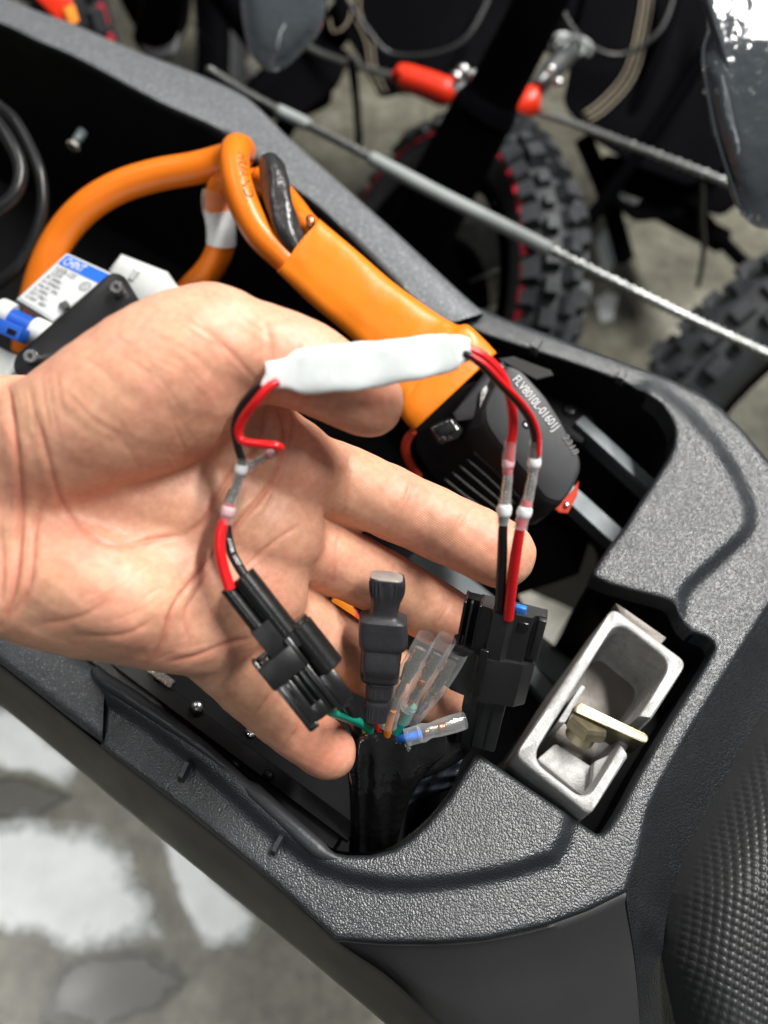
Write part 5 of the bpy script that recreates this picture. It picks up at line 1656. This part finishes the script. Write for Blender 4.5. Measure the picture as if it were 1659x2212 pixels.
# ------------------------------------------------------------------ workshop floor
FZ = -0.62
def mat_floor():
    m, nt, b = new_mat('worn_concrete')
    co = tex_coord(nt)
    n1 = nt.nodes.new('ShaderNodeTexNoise'); n1.inputs['Scale'].default_value = 7.5; n1.inputs['Detail'].default_value = 10; n1.inputs['Roughness'].default_value = 0.68
    link(nt, co, n1.inputs['Vector'])
    c1 = ramp(nt, n1.outputs[0], [(0.30, (0.085, 0.080, 0.058, 1)), (0.46, (0.17, 0.162, 0.122, 1)), (0.60, (0.25, 0.24, 0.185, 1)), (0.74, (0.44, 0.43, 0.36, 1))])
    n2 = nt.nodes.new('ShaderNodeTexNoise'); n2.inputs['Scale'].default_value = 60; n2.inputs['Detail'].default_value = 6
    link(nt, co, n2.inputs['Vector'])
    mm = nt.nodes.new('ShaderNodeMix'); mm.data_type = 'RGBA'; mm.blend_type = 'MULTIPLY'; mm.inputs[0].default_value = 1
    link(nt, c1, mm.inputs[6]); link(nt, ramp(nt, n2.outputs[0], [(0.3, (0.72, 0.72, 0.72, 1)), (0.7, (1, 1, 1, 1))]), mm.inputs[7])
    link(nt, mm.outputs[2], b.inputs['Base Color'])
    b.inputs['Roughness'].default_value = 0.45
    bp = nt.nodes.new('ShaderNodeBump'); bp.inputs['Strength'].default_value = 0.3; bp.inputs['Distance'].default_value = 0.003
    link(nt, n2.outputs[0], bp.inputs['Height']); link(nt, bp.outputs[0], b.inputs['Normal'])
    return m
fl = make('floor', [(-5, -4, FZ), (5, -4, FZ), (5, 6, FZ), (-5, 6, FZ)], [(0, 1, 2, 3)], mat_floor(), None, smooth=False)
tag(fl, kind='structure')
M['paint'] = mat('worn_white_paint', (0.86, 0.89, 0.88), 0.5, var=0.10, vscale=22, detail=8, bscale=80, bstr=0.2, bdist=0.001)  # white for the floor patches, broken up toward their edges
M['stain'] = mat('dark_oil_stain', (0.075, 0.073, 0.06), 0.4, var=0.3, vscale=9, detail=8)
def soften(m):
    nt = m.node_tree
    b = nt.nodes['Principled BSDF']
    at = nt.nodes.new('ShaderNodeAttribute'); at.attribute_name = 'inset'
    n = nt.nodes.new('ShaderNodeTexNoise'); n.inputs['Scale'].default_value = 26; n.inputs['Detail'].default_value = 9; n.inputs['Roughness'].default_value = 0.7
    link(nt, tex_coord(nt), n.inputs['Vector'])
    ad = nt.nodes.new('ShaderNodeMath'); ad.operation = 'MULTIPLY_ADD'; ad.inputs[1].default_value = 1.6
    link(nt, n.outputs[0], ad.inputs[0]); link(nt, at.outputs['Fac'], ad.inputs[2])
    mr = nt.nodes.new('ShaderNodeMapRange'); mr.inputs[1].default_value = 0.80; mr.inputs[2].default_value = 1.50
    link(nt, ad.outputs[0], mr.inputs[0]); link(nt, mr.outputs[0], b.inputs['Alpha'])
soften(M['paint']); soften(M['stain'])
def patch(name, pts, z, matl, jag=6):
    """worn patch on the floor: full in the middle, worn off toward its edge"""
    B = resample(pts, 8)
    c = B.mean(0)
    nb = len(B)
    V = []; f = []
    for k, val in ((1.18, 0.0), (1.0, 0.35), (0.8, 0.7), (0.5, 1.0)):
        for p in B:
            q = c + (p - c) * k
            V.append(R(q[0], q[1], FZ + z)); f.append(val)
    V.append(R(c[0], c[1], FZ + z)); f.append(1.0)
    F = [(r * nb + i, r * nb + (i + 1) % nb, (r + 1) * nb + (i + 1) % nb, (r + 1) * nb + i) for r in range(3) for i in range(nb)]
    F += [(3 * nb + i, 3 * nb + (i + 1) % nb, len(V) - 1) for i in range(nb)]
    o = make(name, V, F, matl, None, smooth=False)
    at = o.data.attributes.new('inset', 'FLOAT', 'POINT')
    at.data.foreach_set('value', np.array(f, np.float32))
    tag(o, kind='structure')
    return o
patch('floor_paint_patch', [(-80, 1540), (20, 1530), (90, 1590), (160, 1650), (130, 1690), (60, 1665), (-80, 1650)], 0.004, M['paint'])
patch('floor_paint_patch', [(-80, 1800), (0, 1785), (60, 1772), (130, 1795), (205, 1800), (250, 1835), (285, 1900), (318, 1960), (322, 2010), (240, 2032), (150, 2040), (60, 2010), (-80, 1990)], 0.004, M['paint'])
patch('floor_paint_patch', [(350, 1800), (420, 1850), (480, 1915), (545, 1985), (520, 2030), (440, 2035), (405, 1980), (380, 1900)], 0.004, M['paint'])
patch('floor_stain', [(120, 2110), (200, 2070), (330, 2060), (390, 2120), (330, 2180), (220, 2220), (100, 2190)], 0.003, M['stain'], 10)
patch('floor_stain', [(-60, 1690), (60, 1680), (140, 1720), (90, 1760), (-60, 1770)], 0.004, M['stain'], 10)
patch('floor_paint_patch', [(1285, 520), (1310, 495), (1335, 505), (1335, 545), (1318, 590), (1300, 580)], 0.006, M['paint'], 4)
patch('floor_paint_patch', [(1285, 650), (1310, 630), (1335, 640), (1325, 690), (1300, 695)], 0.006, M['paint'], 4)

# ------------------------------------------------------------------ parked bicycles beyond the scooter
M['tyre'] = mat('tyre_rubber', (0.030, 0.032, 0.035), 0.62, var=0.25, vscale=40, bscale=300, bstr=0.3, bdist=0.001)
M['knob'] = mat('dusty_tread', (0.030, 0.033, 0.036), 0.6, var=0.5, vscale=70, detail=6)
M['framepaint'] = mat('satin_black_frame', (0.0022, 0.0022, 0.0030), 0.65, spec=0.02, var=0.2, vscale=10)
M['redstripe'] = mat('red_stripe', (0.62, 0.03, 0.06), 0.45, var=0.15, vscale=50)
M['redgrip'] = mat('red_clamp_sleeve', (0.78, 0.035, 0.010), 0.30, var=0.05)
M['gold'] = mat('bronze_pinstripe', (0.20, 0.17, 0.12), 0.4, metal=0.3, var=0.1)
M['guard'] = mat('glossy_smoked_mudguard', (0.045, 0.053, 0.060), 0.12, rvar=0.04, var=0.25, vscale=8, bscale=17, bstr=0.55, bdist=0.012, coat=0.8)
M['rope'] = mat('steel_rope', (0.30, 0.31, 0.30), 0.32, metal=0.85, var=0.25, vscale=200)
M['grimy'] = mat('grimy_metal', (0.22, 0.23, 0.23), 0.3, metal=0.8, var=0.3, vscale=60)

def wheel(parent, center, fwd, upv, Ro=0.33, rt=0.045, spokes=20, side=-1):
    """fwd, upv span the wheel plane"""
    f = fwd.normalized(); a = f.cross(upv).normalized(); u = a.cross(f).normalized()
    Rm = Ro - rt
    nu, nv = 72, 16
    V = []; F = []
    for i in range(nu):
        t = 2 * math.pi * i / nu
        rd = f * math.cos(t) + u * math.sin(t)
        for j in range(nv):
            s = 2 * math.pi * j / nv
            V.append(center + rd * (Rm + math.cos(s) * rt * 0.95) + a * (math.sin(s) * rt))
    for i in range(nu):
        for j in range(nv):
            F.append((i * nv + j, i * nv + (j + 1) % nv, ((i + 1) % nu) * nv + (j + 1) % nv, ((i + 1) % nu) * nv + j))
    ty = fix_normals(make('tyre', V, F, M['tyre'], parent))
    # tread blocks
    V = []; F = []
    rk = np.random.RandomState(3)
    nk = 52
    for i in range(nk):
        for k, (s, w) in enumerate(((-1.05, .0085), (-0.55, .008), (0.0, .008), (0.55, .008), (1.05, .0085))):
            t = 2 * math.pi * (i + 0.5 * (k % 2) + rk.randn() * 0.06) / nk
            w = w * (1.15 + 0.22 * rk.randn())
            rd = f * math.cos(t) + u * math.sin(t); tg_ = -f * math.sin(t) + u * math.cos(t)
            nn = rd * math.cos(s) + a * math.sin(s)
            bb = nn.cross(tg_)
            c = center + rd * (Rm + math.cos(s) * rt * 0.95) + a * (math.sin(s) * rt)
            o = len(V)
            kh = 0.010 + 0.002 * rk.randn()
            for z, m in ((-0.002, 1.0), (kh, 0.78)):
                for x, y in ((-1, -1), (1, -1), (1, 1), (-1, 1)):
                    V.append(c + nn * z + tg_ * (x * w * m) + bb * (y * w * 0.8 * m))
            F += [tuple(o + q for q in r) for r in ((4, 5, 6, 7), (0, 1, 5, 4), (1, 2, 6, 5), (2, 3, 7, 6), (3, 0, 4, 7))]
    kb = fix_normals(make('tread_blocks', V, F, M['knob'], ty, smooth=False))
    kb['kind'] = 'stuff'
    # red dashes along one shoulder
    V = []; F = []
    for i in range(60):
        ring = []
        for q in range(4):
            t = 2 * math.pi * (i + 0.12 + q * 0.24) / 60
            rd = f * math.cos(t) + u * math.sin(t)
            ring.append([center + rd * (Rm + math.cos(s) * (rt + 0.0025) * 0.95) + a * (math.sin(s) * (rt + 0.0025)) for s in (side * 1.40, side * 1.16)])
        o = len(V)
        for r_ in ring: V += r_
        for q in range(3): F.append((o + q * 2, o + q * 2 + 1, o + q * 2 + 3, o + q * 2 + 2))
    st = make('red_dashes', V, F, M['redstripe'], ty, smooth=False)
    st['kind'] = 'stuff'
    V = []; F = []
    pr = ((Rm - rt * .75, -.03), (Rm - rt * 1.0, -.026), (Rm - rt * 1.25, 0), (Rm - rt * 1.0, .026), (Rm - rt * .75, .03))
    for i in range(nu):
        t = 2 * math.pi * i / nu
        rd = f * math.cos(t) + u * math.sin(t)
        V += [center + rd * r_ + a * y for r_, y in pr]
    for i in range(nu):
        for j in range(4):
            F.append((i * 5 + j, i * 5 + j + 1, ((i + 1) % nu) * 5 + j + 1, ((i + 1) % nu) * 5 + j))
    fix_normals(make('rim', V, F, M['framepaint'], parent))
    for i in range(spokes):
        t = 2 * math.pi * i / spokes
        t2 = t + (0.35 if i % 2 else -0.35)
        p = center + (f * math.cos(t2) + u * math.sin(t2)) * 0.025 + a * (0.03 if i % 4 < 2 else -0.03)
        q = center + (f * math.cos(t) + u * math.sin(t)) * (Rm - rt * 1.1)
        V, F = wtube([p, q], 0.0013, n=6, res=1)
        make('spoke', V, F, M['grimy'], parent)
    V, F = wtube([center - a * 0.05, center - a * 0.03, center + a * 0.03, center + a * 0.05], [0.016, 0.022, 0.022, 0.016], n=16, res=2)
    make('hub', V, F, M['framepaint'], parent)
    V, F = wtube([center - a * 0.022, center - a * 0.012, center + a * 0.012, center + a * 0.022], [0.10, 0.112, 0.112, 0.10], n=36, res=2)
    make('hub_motor', V, F, M['framepaint'], parent)
    return a

def ptube(name, path, matl, parent, n=20, res=6):
    V, F = tube(path, n, res)
    return make(name, V, F, matl, parent, smooth=True, sharp=60)

bikeA = thing('parked_bicycle', 'black bicycle with a knobby red dashed tyre and thick fork, right behind the scooter', 'bicycle', (0.2, 0.85, FZ))
wheel(bikeA, Vector((0.04, 0.62, FZ + 0.24)), Vector((0.1736, -0.9848, 0.0)), Vector((0.522, 0.092, 0.848)), Ro=0.24, rt=0.034, spokes=24, side=1)
ptube('fork_tube', [(1225, -120, .60, 56), (1150, 40, .64, 57), (1060, 215, .70, 58)], M['framepaint'], bikeA)
ptube('fork_crown', [(1062, 205, .70, 62), (1052, 228, .705, 70), (1040, 250, .71, 72)], M['framepaint'], bikeA)
ptube('fork_leg', [(1045, 240, .71, 70), (960, 400, .77, 72), (880, 560, .84, 72), (800, 740, .93, 72)], M['framepaint'], bikeA)
part('battery_tube', prism(rounded([(690, -120), (1140, -120), (1090, 60), (1010, 190), (960, 235), (880, 200), (820, 215), (780, 130), (735, 60)], 20, 3), .98, 1.10, 0.006), M['framepaint'], bikeA)
for nm, pth in (('pinstripe', [(770, -60), (762, 20), (790, 90), (800, 150), (822, 200)]), ('pinstripe', [(785, -60), (777, 20), (803, 85), (812, 148), (836, 200)]), ('pinstripe', [(712, 40), (722, 70), (755, 40), (760, -60)])):
    V, F = tube([(u, v, .977, 2.2) for u, v in pth], 6, 4)
    make(nm, V, F, M['gold'], bikeA)
bikeB = thing('parked_bicycle', 'black bicycle frame with bronze pinstripes standing at the upper right', 'bicycle', (0.6, 1.1, FZ))
part('frame_tube', prism(rounded([(1290, -120), (1560, -120), (1600, 160), (1580, 360), (1490, 405), (1370, 360), (1270, 295), (1215, 225), (1245, 60)], 20, 3), .95, 1.06, 0.006), M['framepaint'], bikeB)
for pth in ([(1392, -60), (1380, 40), (1352, 150), (1300, 215), (1258, 246)], [(1402, -60), (1391, 44), (1362, 156), (1308, 224), (1264, 255)], [(1412, -60), (1402, 48), (1372, 163), (1316, 233), (1270, 264)]):
    V, F = tube([(u, v, .947, 2.4) for u, v in pth], 6, 4)
    make('pinstripe', V, F, M['gold'], bikeB)
ptube('stay_tube', [(1620, -80, .86, 16), (1520, 120, .90, 16), (1380, 330, .95, 16), (1270, 480, 1.0, 16)], M['framepaint'], bikeB)
ptube('chain_stay', [(1330, 380, 1.0, 26), (1430, 450, 1.02, 26), (1560, 520, 1.05, 26)], M['framepaint'], bikeB)
V, F = prism(rounded([(1325, 380), (1370, 352), (1420, 375), (1415, 430), (1370, 452), (1330, 430)], 14, 3), 1.0, 1.03, 0.004)
part('crank_guard', (V, F), M['grimy'], bikeB)
wheel(bikeB, P(1830, 1040, .98), Vector((1.0, 0.25, 0.1)), Vector((0.0, 0.55, 1.0)), spokes=12)
bikeC = thing('parked_bicycle', 'black knobby bicycle wheel with a red dash line at the upper left, beyond the rail', 'bicycle', (-0.3, 1.2, FZ))
wheel(bikeC, Vector((-0.335, 1.235, FZ + 0.335)), Vector((-0.10, -1.0, 0.0)), Vector((-0.12, 0.0, 1.0)), spokes=12)
ptube('fork_leg', [(380, -120, .80, 42), (350, 20, .86, 44), (335, 90, .90, 46)], M['framepaint'], bikeC)
part('axle_cover', prism(rounded([(318, 40), (345, 30), (392, 60), (380, 120), (330, 130), (300, 100)], 12, 3), .88, .95, 0.004), M['sidedark'], bikeC)
ptube('frame_tube', [(520, 240, 1.02, 34), (600, 170, 1.02, 36), (700, 90, 1.05, 36), (800, -40, 1.1, 36)], M['framepaint'], bikeC)
ptube('lower_stay', [(560, 215, 1.1, 40), (640, 205, 1.1, 45), (690, 190, 1.12, 40)], M['framepaint'], bikeC)
ptube('kickstand', [(758, 130, .95, 9), (770, 220, .98, 9), (776, 330, 1.02, 8)], M['framepaint'], bikeC)

ptube('top_tube', [(420, -120, .95, 36), (470, -40, .97, 38), (545, 60, 1.0, 38), (620, 140, 1.03, 38)], M['framepaint'], bikeC)
ptube('handlebar_post', [(1120, -120, 1.0, 60), (1180, 20, 1.02, 56), (1215, 100, 1.05, 30)], M['framepaint'], bikeB)
part('lock_body', prism(rounded([(1150, -120), (1310, -120), (1290, 60), (1258, 110), (1205, 80), (1165, 20)], 14, 3), .97, 1.05, 0.005), M['framepaint'], bikeB)
part('chain_case', prism(rounded([(1300, 330), (1400, 350), (1500, 400), (1480, 470), (1370, 480), (1300, 420)], 18, 3), 1.0, 1.05, 0.005), M['framepaint'], bikeB)
ptube('cable_guide', [(1480, -100, .90, 12), (1440, 60, .92, 12), (1390, 190, .94, 12), (1330, 300, .97, 12)], M['framepaint'], bikeB)
part('motor_cover', prism(rounded([(1420, 330), (1560, 300), (1620, 420), (1560, 470), (1450, 430)], 20, 3), .99, 1.06, 0.006), M['framepaint'], bikeB)
part('foot_rest', prism(rounded([(560, 150), (690, 90), (760, 110), (730, 190), (640, 260), (560, 240)], 20, 3), 1.0, 1.08, 0.006), M['framepaint'], bikeC)

for pth in ([(700, -80, .92, 6), (790, 60, .93, 6), (860, 120, .94, 6), (1000, 90, .93, 6), (1080, -60, .92, 6)],
            [(1180, -80, .90, 6), (1235, 60, .91, 6), (1330, 120, .92, 6), (1430, 60, .91, 6), (1470, -80, .90, 6)]):
    ptube('brake_hose', pth, M['blackwire'], bikeA if pth[0][0] < 1000 else bikeB, n=10)
ptube('down_stay', [(1260, 300, .98, 20), (1310, 420, 1.02, 20), (1350, 560, 1.07, 20)], M['framepaint'], bikeB)
ptube('side_stand', [(1480, 420, 1.0, 14), (1560, 520, 1.05, 14), (1640, 600, 1.08, 14)], M['framepaint'], bikeB)
ptube('front_stay', [(640, 230, 1.02, 22), (600, 300, 1.06, 22), (560, 360, 1.1, 22)], M['framepaint'], bikeC)

# red box beyond the rail, top left
rb = thing('red_tool_case', 'red tool case corner behind the rail in the top left corner', 'case', P(80, 0, 0.75))
part('lid', prism(rounded([(20, -60), (60, -20), (125, 45), (150, 50), (165, -60)], 8, 2), .74, .84, 0.004), M['redgrip'], rb)
part('latch', prism(rounded([(135, 18), (160, 8), (172, 48), (150, 56)], 5, 2), .735, .76, 0.002), M['orangewire'], rb)

# ------------------------------------------------------------------ steel ropes of the barrier
def rope(label, path, strands=6, turns=36):
    r = thing('barrier_rope', label, 'rope', P(*path[0][:3]))
    D = catmull(path, 14)
    C = [P(*p[:3]) for p in D]; rad = [p[3] * K * p[2] for p in D]
    T, N, B = frames(C)
    for s in range(strands):
        pts = []; rr = []
        for i in range(len(C)):
            a = 2 * math.pi * (s / strands + turns * i / len(C))
            pts.append(C[i] + (N[i] * math.cos(a) + B[i] * math.sin(a)) * rad[i] * 0.6); rr.append(rad[i] * 0.46)
        V, F = tube_w(pts, rr, 7)
        make('strand', V, F, M['rope'], r)
    return r
rope('upper steel wire rope running through the red clamp sleeves', [(640, 85, 1.0, 9.5), (700, 120, .98, 9.5), (860, 168, .93, 9.5), (960, 195, .90, 9.5), (1150, 238, .86, 9.5), (1300, 290, .83, 9.5), (1560, 390, .79, 10), (1800, 495, .76, 10)], turns=60)
rp = rope('lower steel wire rope crossing just behind the shell, wrapped in a clear tube', [(450, 150, .70, 10), (540, 205, .69, 10), (660, 268, .68, 10.5), (800, 340, .67, 11), (960, 425, .66, 11.5), (1200, 545, .645, 12), (1450, 668, .63, 12.5), (1659, 765, .62, 13), (1850, 860, .61, 13)], turns=70)
for pth in ([(600, 238, .684, 13), (650, 262, .681, 13.5), (665, 270, .68, 12)], [(800, 340, .669, 14), (880, 383, .664, 15), (960, 425, .659, 15), (1075, 482, .652, 15), (1190, 540, .645, 15)]):
    V, F = tube(pth, 16, 6)
    make('tube_cover', V, F, mat('dull_grey_tube', (0.34, 0.37, 0.36), 0.22, var=0.15, vscale=20), rp)
rs = thing('rope_clamp', 'red sleeve and chrome bolts clamping the upper rope, left of the fork', 'clamp', P(920, 180, 0.88))
V, F = tube([(864, 163, .87, 20), (870, 164, .87, 25), (920, 180, .87, 27), (966, 198, .87, 28), (972, 200, .87, 22)], 20, 4)
part('red_sleeve', (V, F), M['redgrip'], rs)
V, F = tube([(975, 196, .88, 22), (1000, 200, .88, 24), (1025, 212, .88, 20)], 12, 3)
part('grimy_collar', (V, F), M['grimy'], rs)
for (u, v) in ((1000, 150), (1022, 162), (985, 165)):
    V, F = tube([(u - 8, v - 5, .87, 8), (u, v, .868, 13), (u + 8, v + 5, .87, 11)], 10, 3)
    part('chrome_bolt', (V, F), M['steel'], rs)
rs2 = thing('rope_clamp', 'smaller red sleeve on the upper rope, right of the fork', 'clamp', P(1130, 225, 0.84))
V, F = tube([(1098, 232, .845, 22), (1105, 232, .845, 29), (1130, 226, .843, 32), (1154, 214, .842, 29), (1160, 212, .842, 22)], 20, 4)
part('red_sleeve', (V, F), M['redgrip'], rs2)
V, F = tube([(1160, 190, .85, 18), (1185, 160, .86, 24), (1215, 130, .87, 22), (1240, 108, .88, 16)], 14, 4)
part('grimy_collar', (V, F), M['grimy'], rs2)
for (u, v) in ((1118, 198), (1205, 178), (1190, 150)):
    V, F = tube([(u - 7, v - 5, .835, 7), (u, v, .833, 11), (u + 7, v + 5, .835, 9)], 10, 3)
    part('chrome_bolt', (V, F), M['steel'], rs2)
ch = thing('coiled_cable', 'small coil of grey cable above the right red sleeve', 'cable', P(1240, 100, 0.9))
hx = [(1205 + 26 * math.cos(t * 0.9) + t * 2.2, 92 + 22 * math.sin(t * 0.9) + 0.6 * t, .90 + 0.004 * math.sin(t), 4.5) for t in np.linspace(0, 22, 60)]
V, F = tube(hx, 8, 2)
make('coil', V, F, M['grimy'], ch)
for lab, pth in (('thin dark strap hanging from the upper rope at the right', [(1518, 400, .80, 8), (1516, 470, .84, 8), (1520, 540, .88, 8), (1508, 620, .92, 8)]),
                 ('thin dark strap hanging beside the concrete patch, left of the fork', [(762, 120, .95, 9), (768, 200, .97, 9), (776, 300, 1.0, 9)])):
    k = thing('hanging_strap', lab, 'strap', P(*pth[0][:3]))
    V, F = tube(pth, 10, 5, flat=0.3)
    make('webbing', V, F, M['blackmatte'], k)

# ------------------------------------------------------------------ glossy mudguards
def guard(label, outline, d, bulge, th):
    g = thing('mudguard', label, 'mudguard', P(outline[0][0], outline[0][1], d))
    L = rounded(outline, 26, 4)
    c = (sum(p[0] for p in L) / len(L), sum(p[1] for p in L) / len(L))
    rings = []
    for k, z in ((0.985, th), (1.0, th * 0.6), (1.0, 0.0), (0.97, -0.004), (0.9, -bulge * 0.35), (0.75, -bulge * 0.7), (0.5, -bulge * 0.92), (0.2, -bulge)):
        ring = []
        for p in L:
            v_ = c[1] + (p[1] - c[1]) * k
            up_k = (1.043 / (0.469 + 0.883 * K * (1106 - v_))) ** 0.21      # the blade leans back
            ring.append(P(c[0] + (p[0] - c[0]) * k, v_, (d + z) * up_k))
        rings.append(ring)
    V, F = loft(rings)
    part('blade', (V, F), M['guard'], g, 60)
    return g
g1 = guard('tapered glossy dark mudguard hanging down in the top right corner', [(1480, -140), (1530, 50), (1512, 110), (1520, 190), (1545, 310), (1588, 445), (1625, 492), (1680, 498), (1760, 470), (1800, -140)], .46, .012, .012)
def gd(v): return (.46 - .008) * (1.043 / (0.469 + 0.883 * K * (1106 - v))) ** 0.21
V, F = tube([(u, v, gd(v), 3) for u, v in ((1534, 60), (1518, 112), (1526, 190), (1552, 312), (1596, 446))], 8, 5)
part('edge_bead', (V, F), M['guard'], g1)
for u, v in ((1521, 147), (1522, 197), (1604, 462), (1637, 470)):  # small steel beads added as bright glints on the blade
    V, F = tube([(u - 2, v - 3, gd(v) - .002, 2), (u, v, gd(v) - .004, 5), (u + 2, v + 4, gd(v) - .002, 3)], 10, 3)
    part('water_drop', (V, F), M['steel'], g1)
guard('rounded glossy dark mudguard tip at the top, left of the concrete patch', [(515, -120), (520, 40), (540, 120), (578, 158), (612, 152), (655, 112), (700, 60), (725, -120)], .60, .012, .010)
